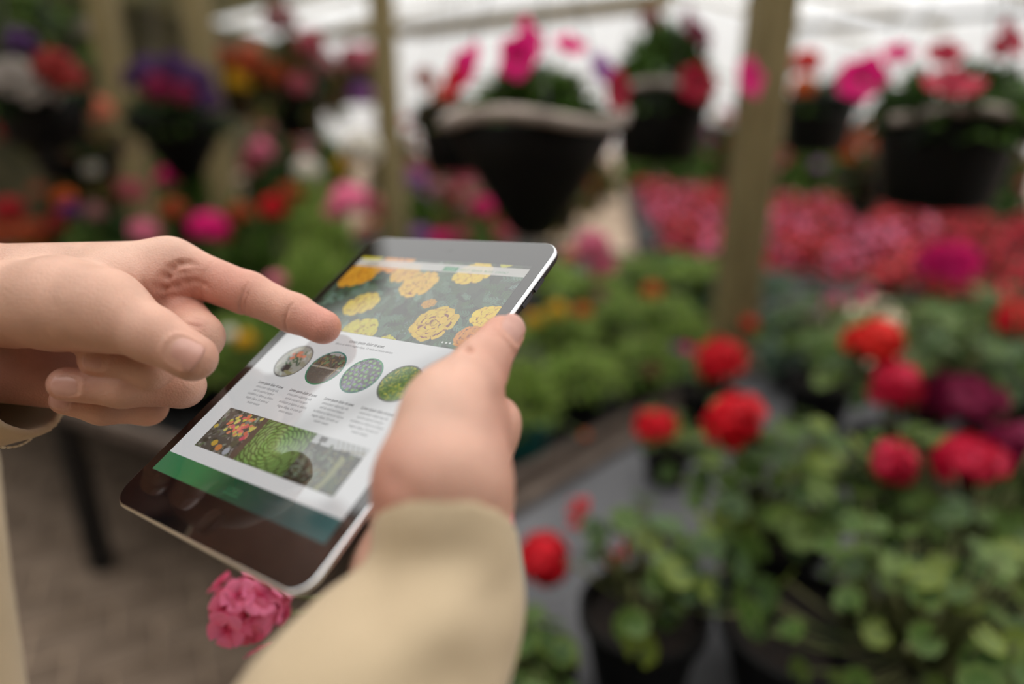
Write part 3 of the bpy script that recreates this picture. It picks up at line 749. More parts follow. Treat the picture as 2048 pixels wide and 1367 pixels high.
p.blob(CU[0] - 1, CV + 5, 3.2, 2.6, .3, srgb(70, 68, 66)); p.blob(CU[0] + 3.5, CV + 7.5, 4, 1, .2, srgb(150, 148, 110)); p.build('round_picture', screen)
ring_print(CU[0], CV, srgb(110, 110, 108), srgb(128, 128, 126))
p = Print(.00004, disc(CU[1], CV, 10.6)); p.poly(rect(36, 70, 60, 100), srgb(96, 94, 86)); p.poly(rect(36, 70, 60, 77), srgb(176, 176, 172))
for k in range(90): p.blob(CU[1] + rg.uniform(-11, 11), CV + rg.uniform(-9, -.5), rg.uniform(.4, 1.3), rg.uniform(.3, .8), rg.uniform(0, 3), jit(rg, rg.choice([srgb(110, 140, 100), srgb(70, 80, 66), srgb(150, 120, 90)]), .2), rg=rg)
p.poly(rect(36, CV - .6, 60, CV + .4), srgb(170, 164, 152))
for k in range(160): p.blob(CU[1] + rg.uniform(-11, 11), CV + rg.uniform(.6, 11), .4, .3, 0, jit(rg, srgb(104, 100, 92), .3), n=6)
p.leaf(CU[1] - 6, CV + 2, 9, .7, -1.2, srgb(170, 146, 104)); p.leaf(CU[1] + 6, CV + 6, 11, .7, -1.4, srgb(170, 146, 104)); p.build('round_picture', screen)
ring_print(CU[1], CV, srgb(40, 136, 92), srgb(46, 128, 118))
p = Print(.00004, disc(CU[2], CV, 10.6)); p.poly(rect(60, 70, 90, 100), srgb(74, 70, 86))
for k in range(120): p.blob(CU[2] + rg.uniform(-11, 11), CV + rg.uniform(-11, 11), rg.uniform(.5, 1.4), rg.uniform(.4, 1), rg.uniform(0, 3), jit(rg, rg.choice([srgb(110, 104, 136), srgb(56, 50, 60), srgb(132, 124, 156)]), .2), rg=rg)
for i in range(-4, 5):
    for j in range(-4, 5):
        uu, vv = CU[2] + i * 3.3 + (j % 2) * 1.6 + rg.uniform(-.6, .6), CV + j * 2.9 + rg.uniform(-.5, .5); p.blob(uu, vv, 1.05, .95, 0, jit(rg, srgb(104, 156, 84), .15), rg=rg, wob=.2); p.blob(uu, vv, .45, .4, 0, jit(rg, srgb(140, 186, 104), .1), n=8)
p.build('round_picture', screen); ring_print(CU[2], CV, srgb(32, 116, 104), srgb(46, 150, 96))
p = Print(.00004, disc(CU[3], CV, 10.6)); p.poly(rect(85, 70, 112, 100), srgb(96, 128, 48))
for k in range(420): p.leaf(CU[3] + rg.uniform(-12, 12), CV + rg.uniform(-12, 12), rg.uniform(1, 3.2), rg.uniform(.4, 1), rg.uniform(0, 6.28), jit(rg, rg.choice([srgb(168, 176, 56), srgb(130, 160, 60), srgb(196, 190, 70), srgb(84, 116, 50), srgb(110, 150, 84)]), .15))
p.build('round_picture', screen); ring_print(CU[3], CV, srgb(104, 104, 102), srgb(122, 122, 120))
# -- picture strip: tulips, rosette, glasshouse
p = Print(.00004, rect(12, 119.8, 42.9, 143.4)); p.poly(rect(12, 119, 43, 144), srgb(88, 86, 78))
for k in range(150): p.blob(rg.uniform(12, 43), rg.uniform(119, 144), rg.uniform(.6, 2.2), rg.uniform(.4, 1.2), rg.uniform(0, 3), jit(rg, rg.choice([srgb(120, 122, 110), srgb(70, 74, 62), srgb(150, 150, 140), srgb(98, 110, 82)]), .2), rg=rg)
for k in range(62):
    t = rg.random(); p.blob(20 + rg.uniform(0, 19), 121 + rg.uniform(0, 12), 1.15, .9, -.6, jit(rg, rg.choice([srgb(232, 128, 92), srgb(220, 212, 110), srgb(236, 150, 110), srgb(226, 110, 110), srgb(214, 200, 90)]), .1), rg=rg)
p.blob(37, 133, 1.6, 1.2, -.5, srgb(222, 86, 110)); p.blob(23, 139, 2, 1.7, 0, srgb(206, 170, 70)); p.blob(28, 140.5, 2.2, 1.7, 0, srgb(212, 138, 76)); p.blob(34.5, 141, 2, 2.0, 0, srgb(176, 180, 188)); p.blob(14, 131, 1.4, 1.2, 0, srgb(206, 180, 80)); p.blob(35, 136.5, 2.2, 1.9, 0, srgb(86, 90, 70))
p.poly([(40, 119), (43, 119), (43, 144), (38.6, 144)], srgb(96, 82, 70)); p.build('tulip_picture', screen)
p = Print(.00004, rect(42.9, 119.8, 76.6, 143.4)); p.poly(rect(42, 119, 77, 144), srgb(62, 86, 70))
for ring in range(11, -1, -1):                 # rosette: rings of broad leaves, drawn from the outside in
    R = 1.0 + ring * 1.75; n = 5 + int(ring * 1.4)
    for k in range(n):
        a = 2 * math.pi * (k + .5 * (ring % 2)) / n + ring * .2; c = tuple(x * (1 - .045 * ring) for x in srgb(150, 196, 104)[:3]) + (1,)
        uu, vv = 57.5 + R * math.cos(a), 131.5 + R * math.sin(a) * .92; w = .66 * 2 * math.pi * R / n + .5
        p.blob(uu, vv, w * .82, w * .95, a, tuple(x * .28 for x in c[:3]) + (1,)); p.blob(uu - .25 * math.cos(a), vv - .25 * math.sin(a), w * .68, w * .82, a, jit(rg, c, .08)); p.blob(uu - .6 * math.cos(a), vv - .6 * math.sin(a), w * .42, w * .6, a, jit(rg, tuple(x * .60 for x in c[:3]) + (1,), .08))
p.build('rosette_picture', screen)
p = Print(.00004, rect(76.6, 119.8, 108.8, 143.4)); p.poly(rect(76, 119, 109, 144), srgb(44, 52, 42)); p.poly(rect(76, 119, 109, 124.5), srgb(198, 200, 200))
p.poly(rect(80, 120.4, 84.5, 123), srgb(84, 84, 84))
for k in range(6): p.poly([(90 + k * 3, 119.8), (90.4 + k * 3, 119.8), (93.6 + k * 3, 124.6), (93.2 + k * 3, 124.6)], srgb(128, 124, 104))
p.poly([(95, 124.0), (108.8, 122.2), (108.8, 122.8), (95, 124.6)], srgb(140, 132, 100))
for k in range(120): p.blob(rg.uniform(76, 109), rg.uniform(124.5, 144), rg.uniform(.6, 2.4), rg.uniform(.4, 1.6), rg.uniform(0, 3), jit(rg, rg.choice([srgb(50, 62, 46), srgb(70, 88, 64), srgb(96, 108, 86), srgb(28, 34, 26), srgb(84, 78, 56)]), .2), rg=rg, wob=.3)
for k in range(60): p.leaf(76.6 + rg.uniform(0, 20), 126 + rg.uniform(0, 16), rg.uniform(1.6, 4), .6, rg.uniform(0, 6.28), jit(rg, srgb(124, 140, 120), .3))
p.poly([(97.5, 126), (101.5, 127.5), (101, 137), (99, 144), (97, 144), (98, 136)], srgb(140, 144, 100)); p.blob(103.5, 139, 3, 3.4, 0, srgb(52, 78, 52), rg=rg)
for k in range(30): p.blob(rg.uniform(92, 108), rg.uniform(125, 143), .35, .3, 0, jit(rg, srgb(196, 176, 60), .2), n=6)
p.build('glasshouse_picture', screen)
# -- footer bar, green running into teal, lighter left end a reflection painted in
p = Print(.00004); st_ = [(0, srgb(62, 130, 88)), (30, srgb(60, 132, 78)), (52, srgb(28, 84, 52)), (84, srgb(28, 70, 68)), (120.4, srgb(46, 106, 108))]
for (u0, ca), (u1, cb) in zip(st_, st_[1:]): p.poly(rect(u0, 150.2, u1, 160.5), None, cols=[ca, cb, cb, ca], dz=0)
foot = p.build('footer_bar', screen)
text('LOGO', 58.6, 156.4, 3.0, srgb(70, 136, 96), screen, shear=.1, z=.00008); p = Print(.00008); p.poly(rect(53.4, 157.2, 63.8, 157.8), srgb(62, 126, 88)); p.build('logo_underline', screen)
# ------------------------------------------------------------------ the greenhouse itself
WOOD = noisy('weathered_wood', srgb(112, 98, 62), srgb(140, 124, 84), scale=9, rough=0.8, bump=0.3, stretch=(6, 6, .6))
DARKWOOD = noisy('damp_wood', srgb(70, 58, 50), srgb(98, 84, 74), scale=9, rough=0.8, bump=0.3)
SANDY = noisy('packed_sand', srgb(150, 128, 108), srgb(182, 160, 138), scale=2.2, rough=0.95, bump=0.3, bscale=20)
PATHC = noisy('pale_concrete', srgb(168, 148, 124), srgb(188, 168, 144), scale=3, rough=0.9, bump=0.2, bscale=30)
PAVER = noisy('grey_brown_paver', srgb(92, 76, 62), srgb(128, 110, 94), scale=5, rough=0.9, bump=0.4, bscale=40)
MATGREY = noisy('grey_ground_cloth', srgb(80, 80, 83), srgb(102, 102, 105), scale=6, rough=0.75, bump=0.2, bscale=160)
BLACKPL = noisy('black_plastic', srgb(8, 8, 8), srgb(16, 15, 14), scale=12, rough=0.6, spec=0.2)
BLACKMET = noisy('black_steel', srgb(12, 11, 10), srgb(24, 21, 19), scale=12, rough=0.6)
TEALPL = noisy('teal_plastic', srgb(10, 74, 72), srgb(18, 90, 86), scale=12, rough=0.4)
GREYRIM = noisy('worn_grey_rim', srgb(124, 112, 104), srgb(176, 162, 152), scale=14, rough=0.8)
SOIL = noisy('potting_soil', srgb(18, 12, 9), srgb(38, 27, 20), scale=60, rough=1.0, bump=0.8, bscale=120)
WIRE = noisy('dull_wire', srgb(70, 70, 70), srgb(96, 96, 94), scale=30, rough=0.5, metal=0.7)
SHADE = noisy('olive_shade_net', srgb(58, 60, 36), srgb(112, 104, 76), scale=1.3, rough=0.9, translucent=0.35)
def film(name, clear, col):
    t = NT(name); tr = t.node('BsdfTransparent', Color=(1, 1, 1, 1)); df = t.node('BsdfDiffuse', Color=col); tl = t.node('BsdfTranslucent', Color=col)
    m1 = t.node('MixShader'); m1.inputs[0].default_value = 0.6; t.link(df.outputs[0], m1.inputs[1]); t.link(tl.outputs[0], m1.inputs[2])
    no = t.node('TexNoise', Scale=0.6, Detail=3.0); tc = t.node('TexCoord'); t.link(tc.outputs['Object'], no.inputs['Vector'])
    mr = t.node('MapRange'); mr.inputs['To Min'].default_value = 1 - clear - .12; mr.inputs['To Max'].default_value = 1 - clear + .12; t.link(no.outputs['Fac'], mr.inputs['Value'])
    m2 = t.node('MixShader'); t.link(mr.outputs[0], m2.inputs[0]); t.link(tr.outputs[0], m2.inputs[1]); t.link(m1.outputs[0], m2.inputs[2]); t.link(m2.outputs[0], t.out.inputs[0])
    return t.m
FILM = film('greenhouse_film', 0.62, (0.86, 0.88, 0.9, 1))

def slab_poly(pts, z0, z1):                    # upright prism over a flat outline (counter-clockwise)
    n = len(pts); vs = [(x, y, z0) for x, y in pts] + [(x, y, z1) for x, y in pts]
    fs = [tuple(range(n - 1, -1, -1)), tuple(range(n, 2 * n))] + [(k, (k + 1) % n, n + (k + 1) % n, n + k) for k in range(n)]
    return vs, fs
floor = add('floor', mesh_from('floor', *slab_poly([(-9, -5), (12, -5), (12, 22), (-9, 22)], -.10, -.012), SANDY, False)); tag(floor, 'sandy brown floor of the greenhouse', kind='structure')
prng = random.Random(5); pv = MB()             # pavers under the bench and the aisle at the left
pm = []
for k in range(4):
    vs = []
    for z, i in ((-.03, 0), (-.004, 0), (.0, .006)):
        for sx, sy in ((-1, -1), (1, -1), (1, 1), (-1, 1)): vs.append((sx * (.103 - i) + prng.uniform(-.003, .003), sy * (.068 - i) + prng.uniform(-.003, .003), z))
    fs = [(8, 9, 10, 11)] + [(a * 4 + k2, a * 4 + (k2 + 1) % 4, a * 4 + 4 + (k2 + 1) % 4, a * 4 + 4 + k2) for a in (0, 1) for k2 in range(4)]
    pm.append(mesh_from('paver', vs, fs, PAVER, False))
pa = math.radians(28)
for i in range(-12, 13):
    for j in range(-12, 14):
        x0, y0 = i * .216 + (j % 2) * .108, j * .146
        x, y = -1.05 + x0 * math.cos(pa) - y0 * math.sin(pa), 1.55 + x0 * math.sin(pa) + y0 * math.cos(pa)
        if not (-2.6 < x < .15 and .35 < y < 2.75) or (i * 31 + j * 17) % 1 : continue
        add('paver', pm[prng.randrange(4)], floor, (x, y, prng.uniform(-.006, .004)), (prng.uniform(-.02, .02), prng.uniform(-.02, .02), pa + prng.uniform(-.03, .03)))
B0, BB, BA = Vector((1.31, 6.23, 0)), Vector((.705, -.709, 0)), Vector((.709, .705, 0))
def q(o, b, a): p = o + BB * b + BA * a; return (p.x, p.y)
path = add('trim_path', mesh_from('trim_path', *slab_poly([q(B0, -6, -1.7), q(B0, 6, -1.7), q(B0, 6, -.06), q(B0, -6, -.06)], -.05, .004), PATHC, False)); tag(path, 'pale concrete path in front of the red flower bed', kind='structure')

# roof film, rafters, walls
roof = MB()
for s in (-1, 1):
    roof.put([(1.5 + s * 7, -5, 2.75), (1.5, -5, 4.3), (1.5, 18, 4.3), (1.5 + s * 7, 18, 2.75)], [(0, 1, 2, 3)])
ro = roof.build('ceiling', FILM); tag(ro, 'white translucent film roof', kind='structure')
for k in range(8):
    y = -4 + k * 3.0; mb = MB(); mb.box((0, 0, 0), (.07, .07, .12))
    for s in (-1, 1):
        m2 = MB(); a, b = Vector((1.5, y, 4.26)), Vector((1.5 + s * 6.95, y, 2.72)); d = (b - a)
        m2.box((a + b) / 2, (d.length, .07, .10), Matrix.Rotation(-math.atan2(d.z, d.x), 3, 'Y')); m2.build('rafter', WOOD, ro)
mb = MB(); mb.box((1.5, 18, 2.0), (14, .01, 4.0)); wb = mb.build('wall_back', FILM); tag(wb, 'white translucent film end wall', kind='structure')
mb = MB(); mb.box((8.5, 6.5, 1.38), (.01, 23, 2.75)); wr_ = mb.build('wall_right', FILM); tag(wr_, 'white translucent film side wall', kind='structure')
mb = MB(); mb.box((-5.5, 6.5, 1.38), (.01, 23, 2.75)); wl_ = mb.build('wall_left', SHADE); tag(wl_, 'olive shade net side wall', kind='structure')

mb = MB(); mb.put([(-5.5, 2.7, 2.70), (-1.9, 2.7, 3.50), (-1.9, 13, 3.50), (-5.5, 13, 2.70)], [(0, 1, 2, 3)])   # shade cloth added under the left slope to dim the left side
sn = mb.build('ceiling_added_net', SHADE); tag(sn, 'olive shade cloth added under the roof film to dim the left side', kind='structure')
mb = MB(); mb.put([(-5.5, -5, 2.70), (1.5, -5, 4.22), (1.5, -1.6, 4.22), (-5.5, -1.6, 2.70)], [(0, 1, 2, 3)]); mb.put([(1.5, -5, 4.22), (8.5, -5, 2.70), (8.5, -1.6, 2.70), (1.5, -1.6, 4.22)], [(0, 1, 2, 3)])
sn = mb.build('ceiling_added_net', SHADE); tag(sn, 'unseen olive shade cloth added under the roof behind the camera to cut light', kind='structure')  # unseen cloth, added so less light comes from behind the camera
mb = MB(); mb.box((1.5, -5, 2.0), (14, .01, 4.0)); wf = mb.build('wall_front_added', SHADE); tag(wf, 'unseen olive shade net wall added behind the camera to cut light', kind='structure')  # unseen wall, added to darken the sides that face the camera
def beam_between(name, a, b, w, h, mat, label=None, cat=None, group=None, parent=None, taper=1.0):
    a, b = Vector(a), Vector(b); d = b - a; L = d.length; mb = MB()
    vs = [(x * w / 2 * t, y * h / 2 * t, z) for z, t in ((0, 1), (L * .5, (1 + taper) / 2), (L, taper)) for x, y in ((-1, -.8), (-.8, -1), (.8, -1), (1, -.8), (1, .8), (.8, 1), (-.8, 1), (-1, .8))]
    fs = [(i * 8 + k, i * 8 + (k + 1) % 8, (i + 1) * 8 + (k + 1) % 8, (i + 1) * 8 + k) for i in (0, 1) for k in range(8)] + [tuple(range(7, -1, -1)), tuple(range(16, 24))]
    mb.put(vs, fs); o = mb.build(name, mat, parent); o.location = a; o.rotation_mode = 'QUATERNION'; o.rotation_quaternion = d.to_track_quat('Z', 'Y')
    if label: tag(o, label, cat, group)
    return o
def post(px, py, Y, w, label):
    p = at_y(px, py, Y); return beam_between('wooden_post', (p.x, p.y, -.01), (p.x, p.y, 2.65 + (p.x + 5.5) * .2), w, w, WOOD, label, 'post', 'wooden roof posts')
post(1515, 250, 1.98, .115, 'thick weathered wooden post beside the red flower bed')
post(778, 250, 3.6, .12, 'weathered wooden post standing between the pink basket and the hanging red bush')
post(412, 150, 3.5, .115, 'wooden post behind the basket of purple flowers')
post(250, 250, 3.7, .12, 'wooden post nearest the dark hanging trough at the far left')
beam_between('roof_beam', at_y(600, 68, 6.4), at_y(860, 58, 6.2), .10, .10, WOOD, 'thin wooden roof beam meeting the slim post', 'beam')
beam_between('roof_beam', at_y(820, 62, 6.2), at_y(1340, 0, 5.0), .11, .11, WOOD, 'long wooden roof beam above the pink basket', 'beam')
beam_between('roof_beam', at_y(1560, 58, 8.0), at_y(2150, 14, 8.0), .07, .07, WIRE, 'thin grey roof bar at the upper right', 'beam')

# benches
def bench(label, pts, z, top_mat, name='plant_bench', legs=(), edge_mat=DARKWOOD, th=.05):
    b = empty(name, (0, 0, 0)); tag(b, label, 'bench')
    add('bench_top', mesh_from('bench_top', *slab_poly(pts, z - .02, z), top_mat, False), b)
    n = len(pts)
    for k in range(n):
        a, c = Vector((*pts[k], z - th / 2 + .012)), Vector((*pts[(k + 1) % n], z - th / 2 + .012))
        beam_between('edge_board', a, c, .035, th + .02, edge_mat, parent=b)
    for x, y in legs: beam_between('leg', (x, y, 0), (x, y, z - .02), .055, .055, BLACKMET, parent=b)
    return b
NZ, FZ = .62, .60
bench('low bench covered in grey cloth under the potted geraniums', [(-.12, .25), (2.3, .25), (2.3, 1.85), (.72, 1.84), (-.10, 1.03)], NZ, MATGREY, legs=((-.07, .32), (2.2, .35), (2.2, 1.8), (0.0, 1.0)))
bench('long bench of mixed flowers behind the tablet', [(-.17, 1.09), (1.65, 2.90), (-.6, 4.3), (-2.9, 2.62), (-1.36, 1.69)], FZ, BLACKPL, th=.025, legs=((-1.31, 1.72), (-.16, 1.16), (1.5, 2.85), (-.6, 4.2), (-2.8, 2.65)))
bed_pts = [q(B0, -.1, -.02), q(B0, 5.0, -.02), q(B0, 5.0, 3.9), q(B0, -3.1, 3.9)]
bench('low black bed full of red bedding flowers', bed_pts, .07, BLACKPL, name='flower_bed', edge_mat=BLACKPL, th=.07)
# ------------------------------------------------------------------ plants
LEAFM = attr_mat('leaf', rough=0.5, translucent=0.28, spec=0.35); PETALM = attr_mat('petal', rough=0.6, translucent=0.22, spec=0.25); STEMM = noisy('green_stem', srgb(84, 100, 50), srgb(120, 116, 74), scale=20, rough=0.7)
prg = random.Random(21)
def jc(c, a=.15): return jit(prg, c, a)
G_LIGHT, G_MID, G_DARK, G_GREY, G_YEL, G_OLIVE = srgb(112, 138, 66), srgb(78, 110, 40), srgb(44, 70, 24), srgb(104, 124, 100), srgb(140, 158, 44), srgb(88, 94, 38)
def geranium_leaf(cols):                       # round scalloped leaf with a notch, slightly cupped, unit diameter
    n = 18; vs = [(0, -.02, -.02)]; cs = [cols[0]]; fs = []
    for ring, (r, z) in enumerate(((.27, .012), (.5, .0))):
        for k in range(n):
            a = math.radians(-70 + 320 * k / (n - 1)) ; s = 1 + (.10 if k % 2 else -.04) * (ring == 1)
            vs.append((r * s * math.cos(a + math.radians(180 - 90)) , r * s * math.sin(a + math.radians(90)) , z + (.05 if k % 2 else -.02) * (ring == 1) + .05 * ring)); cs.append(jc(cols[1 + ring], .1))
    for k in range(n - 1):
        fs.append((0, 1 + k, 2 + k)); fs.append((1 + k, 1 + n + k, 2 + n + k, 2 + k))
    me = mesh_from('leaf', vs, fs, LEAFM); set_col(me, cs); return me
dk = lambda c: tuple(x * .72 for x in c[:3]) + (1,)
LEAVES = [geranium_leaf((dk(jc(a)), dk(jc(b)), dk(jc(c)))) for a, b, c in ((G_LIGHT, G_MID, G_LIGHT), (G_MID, G_DARK, G_MID), (G_LIGHT, G_LIGHT, G_LIGHT), (G_YEL, G_LIGHT, G_YEL), (G_GREY, G_MID, G_GREY), (G_MID, G_MID, G_LIGHT), (G_DARK, G_DARK, G_MID))]
def floret_data(r, cols):                      # five overlapping petals round a small eye
    vs, fs, cs = [], [], []
    for p in range(5):
        a = 2 * math.pi * p / 5 + prg.uniform(-.15, .15); b = len(vs); z = prg.uniform(0, .12)
        for t, w, h in ((.08, .10, 0), (.5, .40, .16), (.85, .46, .22), (1.02, .2, .14)):
            for sg in (-1, 1):
                x, y = t * r, sg * w * r; vs.append((x * math.cos(a) - y * math.sin(a), x * math.sin(a) + y * math.cos(a), (h + z + prg.uniform(-.05, .05)) * r)); cs.append(jc(cols[0] if t > .3 else cols[1], .14))
        for k in range(3): fs.append((b + 2 * k, b + 2 * k + 2, b + 2 * k + 3, b + 2 * k + 1))
    return vs, fs, cs
PAL = dict(deep_crimson=(srgb(172, 8, 48), srgb(128, 4, 36)), dull_red=(srgb(142, 34, 28), srgb(110, 20, 18)), dull_orange=(srgb(160, 66, 26), srgb(120, 44, 18)), dim_white=(srgb(150, 140, 132), srgb(140, 128, 112)), dim_purple=(srgb(70, 34, 84), srgb(50, 18, 60)), dull_pink=(srgb(178, 84, 96), srgb(150, 60, 70)), deep_red=(srgb(168, 20, 30), srgb(120, 8, 18)), red=(srgb(214, 12, 34), srgb(150, 4, 20)), orange_red=(srgb(220, 36, 28), srgb(170, 20, 16)), crimson=(srgb(198, 14, 56), srgb(232, 90, 120)), pink=(srgb(255, 136, 174), srgb(222, 48, 104)), soft_pink=(srgb(226, 120, 150), srgb(214, 80, 120)),
           magenta=(srgb(226, 10, 120), srgb(190, 8, 96)), dark_magenta=(srgb(128, 12, 62), srgb(90, 6, 44)), coral=(srgb(230, 76, 84), srgb(210, 50, 60)), purple=(srgb(104, 38, 118), srgb(70, 20, 84)), white=(srgb(226, 220, 208), srgb(220, 210, 170)),
           orange=(srgb(212, 96, 26), srgb(160, 60, 16)), yellow=(srgb(222, 172, 28), srgb(190, 130, 18)), salmon=(srgb(208, 120, 92), srgb(190, 90, 70)), lilac=(srgb(150, 96, 158), srgb(120, 66, 130)), dusk=(srgb(160, 110, 110), srgb(140, 80, 90)))
FLORETS = {}
def floret_mesh(key, v):
    if (key, v) not in FLORETS:
        vs, fs, cs = floret_data(1.0, PAL[key]); me = mesh_from('floret', vs, fs, PETALM); set_col(me, cs); FLORETS[key, v] = me
    return FLORETS[key, v]
def sphere_dirs(n, zmin):
    out = []
    for k in range(n):
        z = 1 - (1 - zmin) * (k + .5) / n; a = k * 2.39996; r = math.sqrt(max(0, 1 - z * z)); out.append(Vector((r * math.cos(a), r * math.sin(a), z)))
    return out
JOINED = {}
def joined_head(key, v=0, n=20, zmin=-.35):    # a small flower head seen from afar: petals joined, unit radius
    if (key, v) not in JOINED:
        V_, F_, C_ = [], [], []
        for d in sphere_dirs(n, zmin):
            vs, fs, cs = floret_data(.46, PAL[key]); m = d.to_track_quat('Z', 'Y').to_matrix(); b = len(V_)
            V_ += [tuple(m @ Vector(p) + d * (.72 + prg.uniform(-.08, .08))) for p in vs]; F_ += [tuple(i + b for i in f) for f in fs]; C_ += cs
        me = mesh_from('flower_head', V_, F_, PETALM); set_col(me, C_); JOINED[key, v] = me
    return JOINED[key, v]
def umbel(parent, pos, r, key, n=26, zmin=-.45, tilt=None, squash=(1, 1, 1)):   # flower head: pedicels plus florets, each its own piece
    n = int(n * 1.45); mb = MB(); dirs = sphere_dirs(n, zmin); rot = Vector(tilt).normalized().to_track_quat('Z', 'Y').to_matrix() if tilt else Matrix.Identity(3)
    ph = prg.uniform(0, 6); dirs = [d * (1 + .10 * math.sin(3 * math.atan2(d.y, d.x) + ph) + .10 * math.sin(5 * d.z + ph)) for d in dirs]
    for d in dirs: e = rot @ Vector((d.x * squash[0], d.y * squash[1], d.z * squash[2])) * r * .62; mb.tube([(0, 0, 0), e * .6 + Vector((0, 0, .0)), e], r * .03, 4)
    h = mb.build('flower_head', STEMM, parent, loc=pos)
    for d in dirs:
        e = rot @ Vector((d.x * squash[0], d.y * squash[1], d.z * squash[2])); o = add('floret', floret_mesh(key, prg.randrange(4)), h, e * r * (.62 + prg.uniform(-.18, .16)), None, r * prg.uniform(.30, .46))
        o.rotation_euler = ((rot @ d).to_track_quat('Z', 'Y') @ Matrix.Rotation(prg.uniform(0, 6), 3, 'Z').to_quaternion()).to_euler()
    return h
def pot_parts(parent, r, h, mat, rim_mat=None, taper=.72):
    mb = MB(); mb.lathe([(0, .0), (r * taper, 0), (r * .96, h * .86), (r * 1.04, h * .86), (r * 1.05, h), (r * .97, h), (r * .93, h * .88), (0, h * .88)][0:1] + [(r * taper, 0), (r * .96, h * .86), (r * 1.04, h * .86), (r * 1.05, h), (r * .97, h), (r * .90, h * .72)], 28)
    mb.build('pot', mat, parent, smooth=False)
    mb = MB(); mb.lathe([(0, h * .86), (r * .5, h * .87), (r * .93, h * .82)], 20); mb.build('soil', SOIL, parent, smooth=True)
FLOWER_SPOTS, QUEUE = [], []
def hides_a_bloom(p, size):                    # a leaf in the line of sight to a bloom, nearer than it
    e = Vector((0, 0, CAM_H)); v = p - e
    for c, r in FLOWER_SPOTS:
        d = c - e; L = d.length; d = d / L; t = v.dot(d)
        if t < L - r * .3 and (v - d * t).length < r * .85 * t / L + size * .45: return True
    return False
def geranium(*a, **k):
    QUEUE.append((a, k))
    for pos, r, key, opt in a[7]: FLOWER_SPOTS.append((Vector(pos), r))
    for pos, r, key in k.get('buds', ()): FLOWER_SPOTS.append((Vector(pos), r))
def geranium_build(name, label, base, pot_r, pot_h, fol, n_leaf, flowers, leaf_size=(.030, .048), pot_mat=None, buds=(), shape=(1, 1, .7), kinds=None, group='geraniums on the grey bench'):
    t = empty(name, base); tag(t, label, 'plant', group)
    pot_parts(t, pot_r, pot_h, pot_mat or BLACKPL)
    R, zc = fol; st = MB(); top = Vector((0, 0, pot_h * .85)); B = Vector(base)
    for k in range(4):
        a = k * 1.7 + prg.random(); st.tube([top * .9, top + Vector((math.cos(a), math.sin(a), 1.2)) * R * .35, Vector((math.cos(a) * R * .4, math.sin(a) * R * .4, zc))], [.006, .005, .003], 6)
    for k, d in enumerate(sphere_dirs(n_leaf, -.45)):
        d = d + Vector((prg.uniform(-.3, .3), prg.uniform(-.3, .3), prg.uniform(-.25, .25))); rr = R * prg.uniform(.55, 1.08)
        p = Vector((d.x * rr * shape[0], d.y * rr * shape[1], zc + d.z * rr * shape[2])); p.z = max(p.z, pot_h * .7)
        nrm = (d * .8 + Vector((prg.uniform(-.5, .5), prg.uniform(-.6, .3), .6))).normalized(); s = prg.uniform(*leaf_size)
        if hides_a_bloom(p + B, s): continue
        o = add('leaf', LEAVES[(kinds or range(len(LEAVES)))[prg.randrange(len(kinds or LEAVES))]], t, p, None, s)
        o.rotation_euler = (nrm.to_track_quat('Z', 'Y') @ Matrix.Rotation(prg.uniform(0, 6.28), 3, 'Z').to_quaternion()).to_euler()
        c0 = Vector((p.x * .25, p.y * .25, max(pot_h, zc - R * .3))); st.tube([c0, (c0 + p) / 2 + Vector((0, 0, -.01)), p], .0018, 4)
    st.build('stem', STEMM, t, smooth=True)
    for (pos, r, key, opt) in flowers:
        p = Vector(pos) - B; m = MB(); c0 = Vector((p.x * .2, p.y * .2, max(pot_h, p.z - .22))); m.tube([c0, c0 * .4 + p * .6 + Vector((0, 0, .02)), p], [.0028, .0024, .002], 6); m.build('flower_stalk', STEMM, t, smooth=True)
        umbel(t, p, r, key, **opt)
    for (pos, r, key) in buds:
        p = Vector(pos) - B; m = MB(); c0 = Vector((p.x * .3, p.y * .3, max(pot_h, p.z - .14))); m.tube([c0, c0 * .4 + p * .6, p], .0018, 5); m.build('flower_stalk', STEMM, t, smooth=True)
        add('bud', joined_head(key, 9, 7, -.9), t, p, None, (r * .8, r * .8, r))
    return t
def fl(px, py, Y, size, key, **o): return (at_y(px, py, Y), px_size(size, Y / ray(px, py).y) / 2 * 1.02, key, o)

# -- foliage masses whose leaves cannot be told apart
def clump(name, n, R, H, leaf, pal, flowers=(), narrow=.45, down=0.0, seed=1):
    rg_ = np.random.default_rng(seed); d = rg_.normal(0, 1, (n, 3)); d /= np.linalg.norm(d, axis=1)[:, None]; d[:, 2] = np.abs(d[:, 2]) - down
    rr = rg_.uniform(.45, 1.0, n) ** .6; P = d * rr[:, None] * [R, R, H]; L = leaf * rg_.uniform(.6, 1.4, n)
    a = d + rg_.normal(0, .5, (n, 3)); a /= np.linalg.norm(a, axis=1)[:, None]; b = np.cross(a, rg_.normal(0, 1, (n, 3))); b /= np.linalg.norm(b, axis=1)[:, None]; c = np.cross(a, b)
    V_ = np.stack([P - a * L[:, None] * .5, P + b * (L * narrow * .5)[:, None] + c * (L * .08)[:, None], P + a * L[:, None] * .5, P - b * (L * narrow * .5)[:, None] + c * (L * .08)[:, None]], 1).reshape(-1, 3)
    pal = np.array([p[:3] for p in pal]); C = pal[rg_.integers(0, len(pal), n)] * rg_.uniform(.7, 1.25, (n, 1)); C = np.repeat(np.c_[np.clip(C, 0, 1), np.ones(n)], 4, 0)
    me = mesh_from(name, V_, np.arange(4 * n).reshape(-1, 4), LEAFM); set_col(me, C); return me
GREENS = [G_LIGHT, G_MID, G_DARK, G_MID]
